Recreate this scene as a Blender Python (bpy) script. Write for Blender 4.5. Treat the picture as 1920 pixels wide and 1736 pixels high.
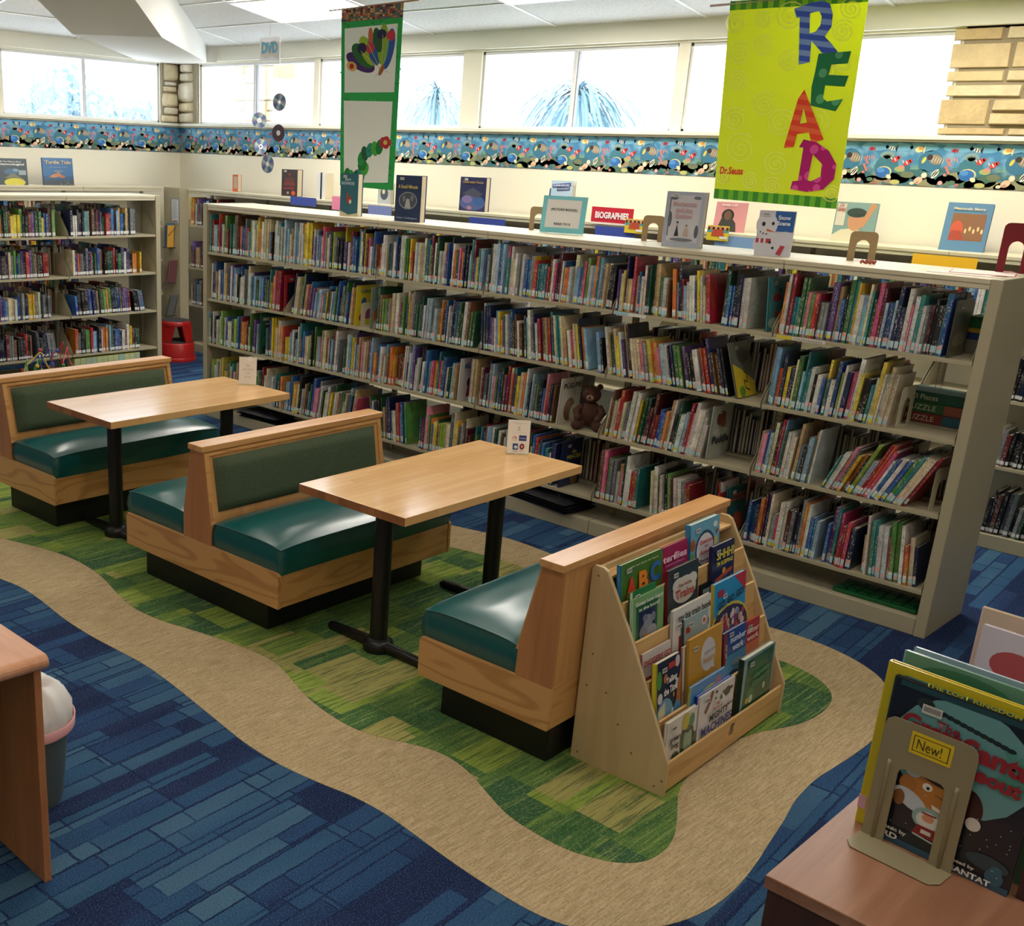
import bpy, bmesh, math, random
from mathutils import Vector, Matrix, Euler
for o in list(bpy.data.objects): bpy.data.objects.remove(o)
S = bpy.context.scene; COL = S.collection
R = random.Random(7)
rad = math.radians

# ---------------------------------------------------------------- camera, world, exposure, lights
cd = bpy.data.cameras.new('camera'); cam = bpy.data.objects.new('camera', cd); COL.objects.link(cam)
_r = Vector((0.68530068, 0.72733286, 0.03674074)); _u = Vector((-0.25583461, 0.19320197, 0.94721785)); _f = Vector((-0.68184428, 0.65852859, -0.31847836))
M = Matrix((_r, _u, -_f)).transposed().to_4x4(); M.translation = Vector((1.5607057, -5.32486525, 2.060621))
cam.matrix_world = M
cd.sensor_fit = 'HORIZONTAL'; cd.sensor_width = 36; cd.lens = 2077.88 / 1920 * 36
cd.shift_x = (960 - 627.165) / 1920; cd.shift_y = (983.46 - 868) / 1920
cd.clip_start = 0.05; cd.clip_end = 300
S.camera = cam
S.view_settings.view_transform = 'Standard'; S.view_settings.look = 'None'; S.view_settings.gamma = 1
S.view_settings.use_curve_mapping = False
S.view_settings.exposure = 1.04
W = bpy.data.worlds.new('sky'); S.world = W; W.use_nodes = True
wn = W.node_tree.nodes; bg = wn['Background']; bg.inputs[0].default_value = (0.80, 0.90, 1.0, 1); bg.inputs[1].default_value = 3.0
LAMP = 12.0        # emission of the ceiling panels
BACKLAMP = 4.3

# ---------------------------------------------------------------- materials
def hexc(h, a=1.0):
    h = h.lstrip('#'); c = [int(h[i:i+2], 16) / 255 for i in (0, 2, 4)]
    return tuple((x / 12.92 if x <= 0.04045 else ((x + 0.055) / 1.055) ** 2.4) for x in c) + (a,)
MATS = {}
def mat(name, col=None, rough=0.5, metal=0.0, spec=0.5, **k):
    if name in MATS: return MATS[name]
    m = bpy.data.materials.new(name); m.use_nodes = True; MATS[name] = m
    b = m.node_tree.nodes['Principled BSDF']
    if col is not None: b.inputs['Base Color'].default_value = hexc(col) if isinstance(col, str) else col
    b.inputs['Roughness'].default_value = rough; b.inputs['Metallic'].default_value = metal
    b.inputs['Specular IOR Level'].default_value = spec
    for kk, v in k.items(): b.inputs[kk.replace('_', ' ')].default_value = v
    return m
class NT:
    def __init__(s, m): s.t = m.node_tree; s.b = s.t.nodes['Principled BSDF']
    def n(s, typ, ins=None, **at):
        nd = s.t.nodes.new('ShaderNode' + typ)
        for k, v in at.items(): setattr(nd, k, v)
        for k, v in (ins or {}).items():
            if isinstance(v, tuple) and len(v) == 2 and hasattr(v[0], 'outputs'): s.t.links.new(v[0].outputs[v[1]], nd.inputs[k])
            elif hasattr(v, 'outputs'): s.t.links.new(v.outputs[0], nd.inputs[k])
            else: nd.inputs[k].default_value = v
        return nd
    def out(s, nd, sock, o=0): s.t.links.new(nd.outputs[o], s.b.inputs[sock])
    def ramp(s, fac, stops, interp='LINEAR'):
        r = s.n('ValToRGB', {'Fac': fac}); r.color_ramp.interpolation = interp
        e = r.color_ramp.elements
        while len(e) < len(stops): e.new(0.5)
        for q, (p, c) in zip(e, stops): q.position = p; q.color = hexc(c) if isinstance(c, str) else c
        return r
    def mix(s, a, b, f, typ='MIX'):
        nd = s.t.nodes.new('ShaderNodeMix'); nd.data_type = 'RGBA'; nd.blend_type = typ
        for sock, v in ((0, f), (6, a), (7, b)):
            if hasattr(v, 'outputs'):
                o = v.outputs[2] if v.bl_idname == 'ShaderNodeMix' else v.outputs[0]
                s.t.links.new(o, nd.inputs[sock])
            else: nd.inputs[sock].default_value = hexc(v) if isinstance(v, str) else v
        return nd
    def col(s, nd): s.t.links.new(nd.outputs[2] if nd.bl_idname == 'ShaderNodeMix' else nd.outputs[0], s.b.inputs['Base Color'])
    def coord(s, scale=(1, 1, 1), rot=(0, 0, 0), src='Object'):
        tc = s.n('TexCoord'); mp = s.n('Mapping', {'Vector': (tc, src), 'Scale': scale, 'Rotation': rot}); return mp
    def bump(s, h, strength=0.2, dist=0.01):
        bp = s.n('Bump', {'Height': h, 'Strength': strength, 'Distance': dist}); s.t.links.new(bp.outputs[0], s.b.inputs['Normal']); return bp

def wood(name, c1, c2, c3, axis='y', rough=0.32, grain=1.0, coat=0.15):
    m = mat(name, c1, rough, Coat_Weight=coat, Coat_Roughness=0.15); t = NT(m)
    sc = {'x': (1.2, 14, 14), 'y': (14, 1.2, 14), 'z': (14, 14, 1.2)}[axis]
    co = t.coord(sc)
    n1 = t.n('TexNoise', {'Vector': co, 'Scale': 1.1 * grain, 'Detail': 6.0, 'Roughness': 0.6, 'Distortion': 0.6})
    sc2 = tuple(s * 5 for s in sc); co2 = t.coord(sc2)
    n2 = t.n('TexNoise', {'Vector': co2, 'Scale': 1.6, 'Detail': 3.0})
    r1 = t.ramp(n1, [(0.3, c2), (0.5, c1), (0.7, c3)])
    mx = t.mix(r1, c2, t.n('Math', {0: n2, 1: 0.35}, operation='MULTIPLY'))
    t.col(mx); return m
def oak(name, c1, c2, c3, axis='y'):
    m = mat(name, c1, 0.35, Coat_Weight=0.12); t = NT(m)
    sc = {'x': (1.6, 9, 9), 'y': (9, 1.6, 9), 'z': (9, 9, 1.6)}[axis]
    co = t.coord(sc)
    ns = t.n('TexNoise', {'Vector': co, 'Scale': 0.55, 'Detail': 2.0})
    wv = t.n('Math', {0: t.n('Math', {0: ns, 1: 60.0}, operation='MULTIPLY')}, operation='SINE')
    r1 = t.ramp(wv, [(0.0, c1), (0.35, c1), (1.0, c2)])
    co2 = t.coord(tuple(s * 7 for s in sc)); n2 = t.n('TexNoise', {'Vector': co2, 'Scale': 1.5, 'Detail': 4.0})
    mx = t.mix(r1, c3, t.n('Math', {0: n2, 1: 0.45}, operation='MULTIPLY'))
    t.col(mx); return m

OAK = oak('oak_rail', '#d2a062', '#b98548', '#c38f54', 'y')
OAKX = oak('oak_side', '#d6a568', '#b6834a', '#c7955c', 'x')
CAPW = wood('oak_cap', '#dda76a', '#c98f52', '#e2b27a', 'y')
PANW = wood('oak_panel', '#cf9a5e', '#bd8850', '#d6a66c', 'z')
BIRCH = wood('birch_ply', '#cdb386', '#c0a578', '#d7bf95', 'z', 0.45, 0.7, 0.05)
BIRCHE = wood('birch_edge', '#d8ae70', '#b98c52', '#e0bb80', 'y', 0.5, 2.0, 0.0)
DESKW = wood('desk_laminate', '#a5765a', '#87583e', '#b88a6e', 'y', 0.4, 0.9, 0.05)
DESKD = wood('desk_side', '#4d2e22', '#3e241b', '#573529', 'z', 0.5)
CHERRY = wood('desk_cherry', '#c08050', '#a86a3e', '#c98c5c', 'z', 0.4)
CHERRYT = wood('desk_cherry_top', '#dfa47c', '#cf9068', '#e5b08a', 'x', 0.35)
# butcher-block maple
m = MAPLE = mat('maple_block', '#e0aa70', 0.22, Coat_Weight=0.4, Coat_Roughness=0.12); t = NT(m)
co = t.coord((1, 1, 1), (0, 0, rad(90)))
br = t.n('TexBrick', {'Vector': co, 'Color1': hexc('#f0c283'), 'Color2': hexc('#e0ad6c'), 'Mortar': hexc('#cd975a'), 'Scale': 1.0, 'Mortar Size': 0.0006, 'Brick Width': 0.42, 'Row Height': 0.04, 'Bias': -0.2}, offset=0.37, offset_frequency=2)
co2 = t.coord((40, 2.5, 40)); n2 = t.n('TexNoise', {'Vector': co2, 'Scale': 1.6, 'Detail': 5.0, 'Roughness': 0.7})
t.col(t.mix(br, '#c98f50', t.n('Math', {0: n2, 1: 0.35}, operation='MULTIPLY')))
MAPLE_END = mat('maple_end', '#b27a4c', 0.35); t = NT(MAPLE_END)
br = t.n('TexBrick', {'Vector': t.coord((1, 1, 1)), 'Color1': hexc('#b67a4a'), 'Color2': hexc('#98623a'), 'Mortar': hexc('#8a5832'), 'Scale': 1.0, 'Mortar Size': 0.001, 'Brick Width': 0.04, 'Row Height': 0.2})
t.col(br)
METAL = mat('shelf_enamel', '#aea589', 0.42, 0.0, 0.5); t = NT(METAL)
nn = t.n('TexNoise', {'Vector': t.coord((1, 1, 1)), 'Scale': 260.0, 'Detail': 1.0}); t.bump(nn, 0.08, 0.002)
METALTOP = mat('shelf_top_enamel', '#ccc3a8', 0.4)
SLOT = mat('slot_dark', '#3a352a', 0.7)
VINYL = mat('green_vinyl', '#0c5757', 0.3, 0.0, 0.5, Coat_Weight=0.25, Coat_Roughness=0.2); t = NT(VINYL)
nn = t.n('TexVoronoi', {'Vector': t.coord(), 'Scale': 420.0}); t.bump(nn, 0.12, 0.001)
PAD = mat('green_fabric', '#47543f', 0.85, 0.0, 0.2); t = NT(PAD)
nn = t.n('TexNoise', {'Vector': t.coord((1, 1, 1)), 'Scale': 300.0, 'Detail': 2.0}); t.col(t.ramp(nn, [(0.35, '#3d4a37'), (0.65, '#55624a')])); t.bump(nn, 0.3, 0.002)
BLACKP = mat('black_plinth', '#0d0d0e', 0.5)
BLACKM = mat('black_metal', '#131415', 0.38)
WALL = mat('wall_paint', '#e5dec9', 0.75); t = NT(WALL)
nn = t.n('TexNoise', {'Vector': t.coord(), 'Scale': 90.0, 'Detail': 3.0}); t.bump(nn, 0.05, 0.004)
WHITE = mat('white_paint', '#e0dccb', 0.6)
BEAMW = mat('beam_paint', '#dedad0', 0.7)
FRAME = mat('window_frame_paint', '#d4d2cf', 0.45)
FRAMED = mat('window_frame_dark', '#8f8d8c', 0.5)
PAPER = mat('paper', '#efeae0', 0.7)
PAGES = mat('pages', '#e3d8bd', 0.8)
TEXTK = mat('ink_black', '#1b1a1c', 0.6)
TILE = mat('ceiling_tile_face', '#dcdad6', 0.9); t = NT(TILE)
nn = t.n('TexNoise', {'Vector': t.coord(), 'Scale': 55.0, 'Detail': 5.0, 'Roughness': 0.8}); t.col(t.ramp(nn, [(0.36, '#bdbbb8'), (0.46, '#d8d7d4'), (0.7, '#deddda')]))
GRID = mat('ceiling_grid_metal', '#f0efee', 0.3)
m = GLASS = bpy.data.materials.new('window_glass'); m.use_nodes = True; MATS['g'] = m
nt = m.node_tree; nt.nodes.clear()
ou = nt.nodes.new('ShaderNodeOutputMaterial'); mx = nt.nodes.new('ShaderNodeMixShader'); tr = nt.nodes.new('ShaderNodeBsdfTransparent'); gl = nt.nodes.new('ShaderNodeBsdfGlossy')
gl.inputs['Roughness'].default_value = 0.02; mx.inputs[0].default_value = 0.06; tr.inputs[0].default_value = (0.97, 0.985, 1, 1)
nt.links.new(tr.outputs[0], mx.inputs[1]); nt.links.new(gl.outputs[0], mx.inputs[2]); nt.links.new(mx.outputs[0], ou.inputs[0])
def clearmat(name, tint, gloss):
    m = bpy.data.materials.new(name); m.use_nodes = True; nt = m.node_tree; nt.nodes.clear()
    ou = nt.nodes.new('ShaderNodeOutputMaterial'); mx = nt.nodes.new('ShaderNodeMixShader'); tr = nt.nodes.new('ShaderNodeBsdfTransparent'); gl = nt.nodes.new('ShaderNodeBsdfGlossy')
    gl.inputs['Roughness'].default_value = 0.05; mx.inputs[0].default_value = gloss; tr.inputs[0].default_value = tint
    nt.links.new(tr.outputs[0], mx.inputs[1]); nt.links.new(gl.outputs[0], mx.inputs[2]); nt.links.new(mx.outputs[0], ou.inputs[0]); return m
ACRYL = clearmat('clear_acrylic', (0.93, 0.97, 0.97, 1), 0.1)
def emis(name, col, st):
    m = mat(name, col, 0.5); b = m.node_tree.nodes['Principled BSDF']
    b.inputs['Emission Color'].default_value = hexc(col); b.inputs['Emission Strength'].default_value = st; return m
LIGHT = emis('lamp_diffuser', '#fff8ee', LAMP)
LIGHTB = emis('lamp_diffuser_room', '#fff6ea', BACKLAMP)
# vertex-coloured print (covers, posters, wallpaper)
def colmat(name, rough, marks=False, coat=0.0, transl=0.0):
    m = mat(name, '#ffffff', rough, Coat_Weight=coat, Coat_Roughness=0.15); t = NT(m)
    at = t.n('Attribute', attribute_name='Col', attribute_type='GEOMETRY')
    if marks:
        ge = t.n('NewGeometry'); mp = t.n('Mapping', {'Vector': (ge, 'Position'), 'Scale': (260, 260, 110)})
        n1 = t.n('TexNoise', {'Vector': mp, 'Scale': 1.0, 'Detail': 1.0})
        mp2 = t.n('Mapping', {'Vector': (ge, 'Position'), 'Scale': (26, 9, 13)}); n2 = t.n('TexNoise', {'Vector': mp2, 'Scale': 1.0, 'Detail': 2.0})
        a = t.ramp(n1, [(0.56, (0, 0, 0, 1)), (0.60, (1, 1, 1, 1))]); b = t.ramp(n2, [(0.44, (0, 0, 0, 1)), (0.50, (1, 1, 1, 1))])
        f = t.n('Math', {0: a, 1: b}, operation='MULTIPLY'); f = t.n('Math', {0: f, 1: (at, 'Alpha')}, operation='MULTIPLY')
        # contrast: light print on dark covers, dark print on pale ones
        bw = t.n('RGBToBW', {0: (at, 'Color')}); inv = t.ramp(bw, [(0.25, '#d8d2c2'), (0.35, '#2b2630')], 'LINEAR')
        mp3 = t.n('Mapping', {'Vector': (ge, 'Position'), 'Scale': (9, 9, 14)}); n3 = t.n('TexNoise', {'Vector': mp3, 'Scale': 1.0, 'Detail': 3.0, 'Roughness': 0.7})
        mp4 = t.n('Mapping', {'Vector': (ge, 'Position'), 'Scale': (30, 30, 9)}); n4 = t.n('TexVoronoi', {'Vector': mp4, 'Scale': 1.3})
        hs = t.n('HueSaturation', {'Hue': 0.5, 'Saturation': 1.0, 'Value': 1.0, 'Color': (at, 'Color')})
        hv = t.n('MapRange', {'Value': n3, 'From Min': 0.3, 'From Max': 0.7, 'To Min': 0.72, 'To Max': 1.22}); t.t.links.new(hv.outputs[0], hs.inputs['Value'])
        hh = t.n('MapRange', {'Value': (n4, 'Color'), 'To Min': 0.46, 'To Max': 0.54}); t.t.links.new(hh.outputs[0], hs.inputs['Hue'])
        t.col(t.mix(hs, inv, t.n('Math', {0: f, 1: .62}, operation='MULTIPLY')))
    else:
        t.t.links.new(at.outputs['Color'], t.b.inputs['Base Color'])
    if transl:
        t.b.inputs['Transmission Weight'].default_value = 0
        nt = m.node_tree; o = nt.nodes['Material Output']; ts = nt.nodes.new('ShaderNodeBsdfTranslucent'); mx = nt.nodes.new('ShaderNodeMixShader')
        mx.inputs[0].default_value = transl; nt.links.new(at.outputs['Color'], ts.inputs[0]); nt.links.new(t.b.outputs[0], mx.inputs[1]); nt.links.new(ts.outputs[0], mx.inputs[2]); nt.links.new(mx.outputs[0], o.inputs[0])
    return m
COVER = colmat('book_cover', 0.35, True, 0.3)
PRINT = colmat('printed_cover', 0.3, False, 0.3)
MATTE = colmat('printed_paper', 0.75)
CLOTH = colmat('printed_cloth', 0.9, transl=0.3)

# ---------------------------------------------------------------- mesh builder
class MB:
    def __init__(s): s.v = []; s.f = []; s.c = []; s.col = (1, 1, 1, 1); s.sm = []; s.M = None; s.smooth = False; s.mi = []; s.cm = 0
    def add(s, vs, fs, col=None, fcols=None):
        n = len(s.v)
        s.v += [tuple(s.M @ Vector(p)) for p in vs] if s.M else [tuple(p) for p in vs]
        for i, f in enumerate(fs):
            s.f.append(tuple(n + k for k in f)); s.c.append(fcols[i] if fcols else (col or s.col)); s.sm.append(s.smooth); s.mi.append(s.cm)
    def box(s, x0, x1, y0, y1, z0, z1, col=None, fcols=None):
        vs = [(x0, y0, z0), (x1, y0, z0), (x1, y1, z0), (x0, y1, z0), (x0, y0, z1), (x1, y0, z1), (x1, y1, z1), (x0, y1, z1)]
        # order: bottom, top, front(-y), back, left(-x), right(+x)
        s.add(vs, [(0, 3, 2, 1), (4, 5, 6, 7), (0, 1, 5, 4), (2, 3, 7, 6), (3, 0, 4, 7), (1, 2, 6, 5)], col, fcols)
    def prism(s, pts, a, b, axis='y', col=None):
        n = len(pts)
        if sum(pts[i][0] * pts[(i + 1) % n][1] - pts[(i + 1) % n][0] * pts[i][1] for i in range(n)) < 0: pts = pts[::-1]
        mk = {'y': lambda p, t: (p[0], t, p[1]), 'x': lambda p, t: (t, p[0], p[1]), 'z': lambda p, t: (p[0], p[1], t)}[axis]
        vs = [mk(p, a) for p in pts] + [mk(p, b) for p in pts]
        F = [tuple(range(n)), tuple(range(2 * n - 1, n - 1, -1))] + [(i, i + n, (i + 1) % n + n, (i + 1) % n) for i in range(n)]
        if axis != 'y': F = [f[::-1] for f in F]
        if b < a: F = [f[::-1] for f in F]
        s.add(vs, F, col)
    def poly(s, pts3, col=None): s.add(pts3, [tuple(range(len(pts3)))], col)
    def tube(s, path, r, n=8, col=None, closed=False, taper=None):
        path = [Vector(p) for p in path]; m = len(path); rings = []
        prev = None
        for i, p in enumerate(path):
            if closed: d = path[(i + 1) % m] - path[i - 1]
            else: d = path[min(i + 1, m - 1)] - path[max(i - 1, 0)]
            d.normalize()
            if prev is None:
                a = Vector((0, 0, 1)) if abs(d.z) < 0.9 else Vector((1, 0, 0)); u = d.cross(a).normalized()
            else: u = (prev - d * prev.dot(d)).normalized()
            prev = u; w = d.cross(u); rr = r if taper is None else r * taper[i]
            rings.append([p + (u * math.cos(2 * math.pi * k / n) + w * math.sin(2 * math.pi * k / n)) * rr for k in range(n)])
        vs = [q for g in rings for q in g]; fs = []
        for i in range(m if closed else m - 1):
            j = (i + 1) % m
            for k in range(n): fs.append((i * n + k, i * n + (k + 1) % n, j * n + (k + 1) % n, j * n + k))
        if not closed: fs += [tuple(range(n - 1, -1, -1)), tuple((m - 1) * n + k for k in range(n))]
        sm = s.smooth; s.smooth = True; s.add(vs, fs, col); s.smooth = sm
    def lathe(s, prof, n=24, c=(0, 0, 0), col=None, cap=True):
        vs = []; fs = []
        for r, z in prof: vs += [(c[0] + r * math.cos(2 * math.pi * k / n), c[1] + r * math.sin(2 * math.pi * k / n), c[2] + z) for k in range(n)]
        for i in range(len(prof) - 1):
            for k in range(n): fs.append((i * n + k, i * n + (k + 1) % n, (i + 1) * n + (k + 1) % n, (i + 1) * n + k))
        sm = s.smooth; s.smooth = True; s.add(vs, fs, col); s.smooth = sm
        if cap: s.add([vs[k] for k in range(n)], [tuple(range(n - 1, -1, -1))], col); s.add(vs[-n:], [tuple(range(n))], col)
    def sphere(s, c, r, col=None, n=14, sc=(1, 1, 1)):
        pr = [(max(0.001, math.sin(math.pi * i / 8)), -math.cos(math.pi * i / 8)) for i in range(9)]
        vs = []; fs = []
        for a, z in pr: vs += [(c[0] + r * sc[0] * a * math.cos(2 * math.pi * k / n), c[1] + r * sc[1] * a * math.sin(2 * math.pi * k / n), c[2] + r * sc[2] * z) for k in range(n)]
        for i in range(8):
            for k in range(n): fs.append((i * n + k, i * n + (k + 1) % n, (i + 1) * n + (k + 1) % n, (i + 1) * n + k))
        sm = s.smooth; s.smooth = True; s.add(vs, fs, col); s.smooth = sm
    def build(s, name, material, parent=None, bevel=0, loc=None, rot=None, segs=2, mats=None):
        me = bpy.data.meshes.new(name); me.from_pydata(s.v, [], s.f)
        for mm in (mats or [material]): me.materials.append(mm)
        me.polygons.foreach_set('use_smooth', s.sm); me.polygons.foreach_set('material_index', s.mi)
        ca = me.color_attributes.new('Col', 'FLOAT_COLOR', 'CORNER')
        fl = []
        for f, c in zip(s.f, s.c): fl += list(c) * len(f)
        ca.data.foreach_set('color', fl)
        me.update()
        o = bpy.data.objects.new(name, me); COL.objects.link(o)
        if parent: o.parent = parent
        if loc is not None: o.location = loc
        if rot is not None: o.rotation_euler = rot
        if bevel:
            md = o.modifiers.new('bevel', 'BEVEL'); md.width = bevel; md.segments = segs; md.limit_method = 'ANGLE'; md.angle_limit = rad(40)
        return o
def tag(o, label=None, cat=None, group=None, kind=None):
    if label: o['label'] = label
    if cat: o['category'] = cat
    if group: o['group'] = group
    if kind: o['kind'] = kind
    return o
def thing(name, label, cat, loc=(0, 0, 0), rot=(0, 0, 0), group=None):
    o = bpy.data.objects.new(name, None); COL.objects.link(o); o.empty_display_size = 0.05
    o.location = loc; o.rotation_euler = rot; return tag(o, label, cat, group)
def struct(name, mb, m, parent=None, **k):
    o = mb.build(name, m, parent, **k)
    if not parent: o['kind'] = 'structure'
    return o

# ---------------------------------------------------------------- flat art + text helpers (local x right, z up, facing -y)
def art(name, spec, w, h, parent, y=-0.0006, m=None, x0=None, z0=0, step=0.00035, conv=None, base=None):
    """spec entries in unit coordinates (0..1 across, 0..1 up)."""
    b = MB(); b.M = base; x0 = -w / 2 if x0 is None else x0
    T = conv or (lambda u, v: (x0 + u * w, z0 + v * h)); k = 0; asp = w / h; step = min(step, .0016 / max(1, len(spec)))
    for e in spec:
        yy = y - step * k; k += 1; c = hexc(next(q for q in e[1:] if isinstance(q, str)))
        if e[0] == 'r': pts = [(e[1], e[2]), (e[3], e[2]), (e[3], e[4]), (e[1], e[4])]
        elif e[0] == 'e':
            cx, cy, rx, ry = e[1:5]; an = rad(e[6]) if len(e) > 6 else 0; n = 18; pts = []
            for i in range(n):
                a = 2 * math.pi * i / n; px, py = rx * math.cos(a), ry / asp * math.sin(a) if False else ry * math.sin(a)
                px2 = px * math.cos(an) - py / asp * math.sin(an); py2 = px * asp * math.sin(an) + py * math.cos(an)
                pts.append((cx + px2, cy + py2))
        elif e[0] == 'p': pts = e[1]
        elif e[0] == 'l':   # polyline with width
            P = [Vector(T(*q)) for q in e[1]]; wd = e[2]
            for i in range(len(P) - 1):
                d = P[i + 1] - P[i]
                if d.length < 1e-6: continue
                d.normalize(); nn = Vector((-d.y, d.x)) * wd / 2
                q = [P[i] + nn, P[i] - nn, P[i + 1] - nn, P[i + 1] + nn]
                b.poly([(a.x, yy, a.y) for a in q], c)
            continue
        q = [T(*p) for p in pts]
        ar = sum(q[i][0] * q[(i + 1) % len(q)][1] - q[(i + 1) % len(q)][0] * q[i][1] for i in range(len(q)))
        if ar < 0: q = q[::-1]
        b.poly([(a, yy, c2) for a, c2 in q], c)
    return b.build(name, m or PRINT, parent)
def text_mesh(s, bold=0.0, ext=0.0, spacing=1.0, lsp=1.0):
    cu = bpy.data.curves.new('txt', 'FONT'); cu.body = s; cu.align_x = 'CENTER'; cu.align_y = 'CENTER'; cu.offset = bold; cu.extrude = ext; cu.space_character = spacing; cu.space_line = lsp
    cu.resolution_u = 3
    o = bpy.data.objects.new('txt', cu); COL.objects.link(o)
    dg = bpy.context.evaluated_depsgraph_get(); me = bpy.data.meshes.new_from_object(o.evaluated_get(dg))
    bpy.data.objects.remove(o); return me
def text(s, name, m, parent, cx, cz, w=None, h=None, y=-0.003, bold=0.02, roll=0, shear=0, base=None, lsp=1.0, spacing=1.0):
    me = text_mesh(s, bold, lsp=lsp, spacing=spacing)
    xs = [v.co.x for v in me.vertices]; ys = [v.co.y for v in me.vertices]
    bw, bh = max(xs) - min(xs), max(ys) - min(ys); mx, my = (max(xs) + min(xs)) / 2, (max(ys) + min(ys)) / 2
    sx = w / bw if w else h / bh; sz = h / bh if h else sx
    cr, sr = math.cos(roll), math.sin(roll)
    for v in me.vertices:
        a, c = (v.co.x - mx) * sx, (v.co.y - my) * sz; a += shear * c
        p = Vector((cx + a * cr - c * sr, y, cz + a * sr + c * cr)); v.co = base @ p if base else p
    me.name = name; me.materials.clear(); me.materials.append(m)
    o = bpy.data.objects.new(name, me); COL.objects.link(o); o.parent = parent; return o
def ink(col): return mat('ink_' + col.lstrip('#'), col, 0.5)

# ================================================================= ROOM
XL, YB = -8.69, 2.06
XR, YF = 4.5, -8.5
def cz(x, y): return 3.0 + 0.16 * min(YB - y, x - XL)
# floor -----------------------------------------------------------
m = BLUE = mat('blue_carpet', '#1d3557', 0.95, 0, 0.15); t = NT(m)
wob = t.n('TexNoise', {'Vector': t.coord(), 'Scale': 30.0, 'Detail': 2.0})
wv = t.n('VectorMath', {0: (wob, 'Color'), 1: (0.010, 0.010, 0)}, operation='MULTIPLY')
co = t.n('VectorMath', {0: t.coord((1, 1, 1), (0, 0, rad(86))), 1: wv}, operation='ADD')
bA = t.n('TexBrick', {'Vector': co, 'Color1': (0, 0, 0, 1), 'Color2': (1, 1, 1, 1), 'Mortar': (.2, .2, .2, 1), 'Scale': 1.0, 'Mortar Size': 0.0045, 'Mortar Smooth': 0.3, 'Brick Width': 0.62, 'Row Height': 0.078}, offset=0.37, offset_frequency=3, squash=0.55, squash_frequency=2)
co2 = t.n('VectorMath', {0: co, 1: (3.17, 7.33, 0)}, operation='ADD')
bB = t.n('TexBrick', {'Vector': co2, 'Color1': (0, 0, 0, 1), 'Color2': (1, 1, 1, 1), 'Mortar': (.3, .3, .3, 1), 'Scale': 1.0, 'Mortar Size': 0.006, 'Mortar Smooth': 0.3, 'Brick Width': 0.41, 'Row Height': 0.19}, offset=0.61, offset_frequency=2, squash=1.7, squash_frequency=3)
sp = t.n('TexNoise', {'Vector': t.coord(), 'Scale': 190.0, 'Detail': 2.0, 'Roughness': 0.7})
big = t.n('TexNoise', {'Vector': t.coord((6, 1.6, 1)), 'Scale': 1.0, 'Detail': 2.0})
v = t.n('Math', {0: t.n('Math', {0: bA, 1: .46}, operation='MULTIPLY'), 1: t.n('Math', {0: bB, 1: .34}, operation='MULTIPLY')}, operation='ADD')
v = t.n('Math', {0: v, 1: t.n('Math', {0: big, 1: .36}, operation='MULTIPLY')}, operation='ADD')
c1 = t.ramp(v, [(0.24, '#141f44'), (0.38, '#1f284e'), (0.5, '#25436a'), (0.66, '#2e5272'), (0.88, '#466880')])
lm = t.ramp(t.n('TexNoise', {'Vector': t.coord((9, 2, 1)), 'Scale': 1.2, 'Detail': 1.0}), [(0.42, (.15, .15, .15, 1)), (0.55, (1, 1, 1, 1))])
c2 = t.mix(c1, '#132448', t.n('Math', {0: (bA, 'Fac'), 1: lm}, operation='MULTIPLY'))
c2 = t.mix(c2, '#132246', t.n('Math', {0: (bB, 'Fac'), 1: .8}, operation='MULTIPLY'))
c3 = t.mix(c2, '#547a98', t.ramp(sp, [(0.52, (0, 0, 0, 1)), (0.72, (0.6, 0.6, 0.6, 1))]))
c3 = t.mix(c3, '#0c1836', t.ramp(sp, [(0.30, (0.6, 0.6, 0.6, 1)), (0.45, (0, 0, 0, 1))]))
t.col(c3); t.bump(sp, 0.5, 0.004)
m = TAN = mat('tan_carpet', '#a28a62', 0.95, 0, 0.15); t = NT(m)
n1 = t.n('TexNoise', {'Vector': t.coord((170, 9, 1)), 'Scale': 1.0, 'Detail': 3.0, 'Roughness': 0.7})
n2 = t.n('TexNoise', {'Vector': t.coord(), 'Scale': 120.0, 'Detail': 2.0})
c = t.ramp(n1, [(0.35, '#a28d69'), (0.5, '#b7a27c'), (0.68, '#c8b590')])
t.col(t.mix(c, '#917c59', t.ramp(n2, [(0.32, (0.7, 0.7, 0.7, 1)), (0.46, (0, 0, 0, 1))]))); t.bump(n1, 0.5, 0.004)
m = GREEN = mat('green_carpet', '#5f7d2f', 0.95, 0, 0.15); t = NT(m)
st = t.n('TexNoise', {'Vector': t.coord((75, 3.2, 1)), 'Scale': 1.0, 'Detail': 3.0, 'Roughness': 0.75})
bg1 = t.n('TexBrick', {'Vector': t.coord((1, 1, 1), (0, 0, rad(90))), 'Color1': hexc('#000000'), 'Color2': hexc('#ffffff'), 'Mortar': hexc('#808080'), 'Scale': 1.0, 'Mortar Size': 0.0, 'Brick Width': 0.55, 'Row Height': 0.17}, offset=0.4, offset_frequency=2)
pn = t.n('TexBrick', {'Vector': t.coord((1, 1, 1), (0, 0, rad(90))), 'Color1': (0, 0, 0, 1), 'Color2': (1, 1, 1, 1), 'Mortar': (.5, .5, .5, 1), 'Scale': 1.0, 'Mortar Size': 0.0, 'Brick Width': 0.31, 'Row Height': 0.23}, offset=0.7, offset_frequency=3, squash=1.6, squash_frequency=2)
sel = t.n('Math', {0: t.n('Math', {0: bg1, 1: 0.55}, operation='MULTIPLY'), 1: t.n('Math', {0: pn, 1: 0.45}, operation='MULTIPLY')}, operation='ADD')
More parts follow.
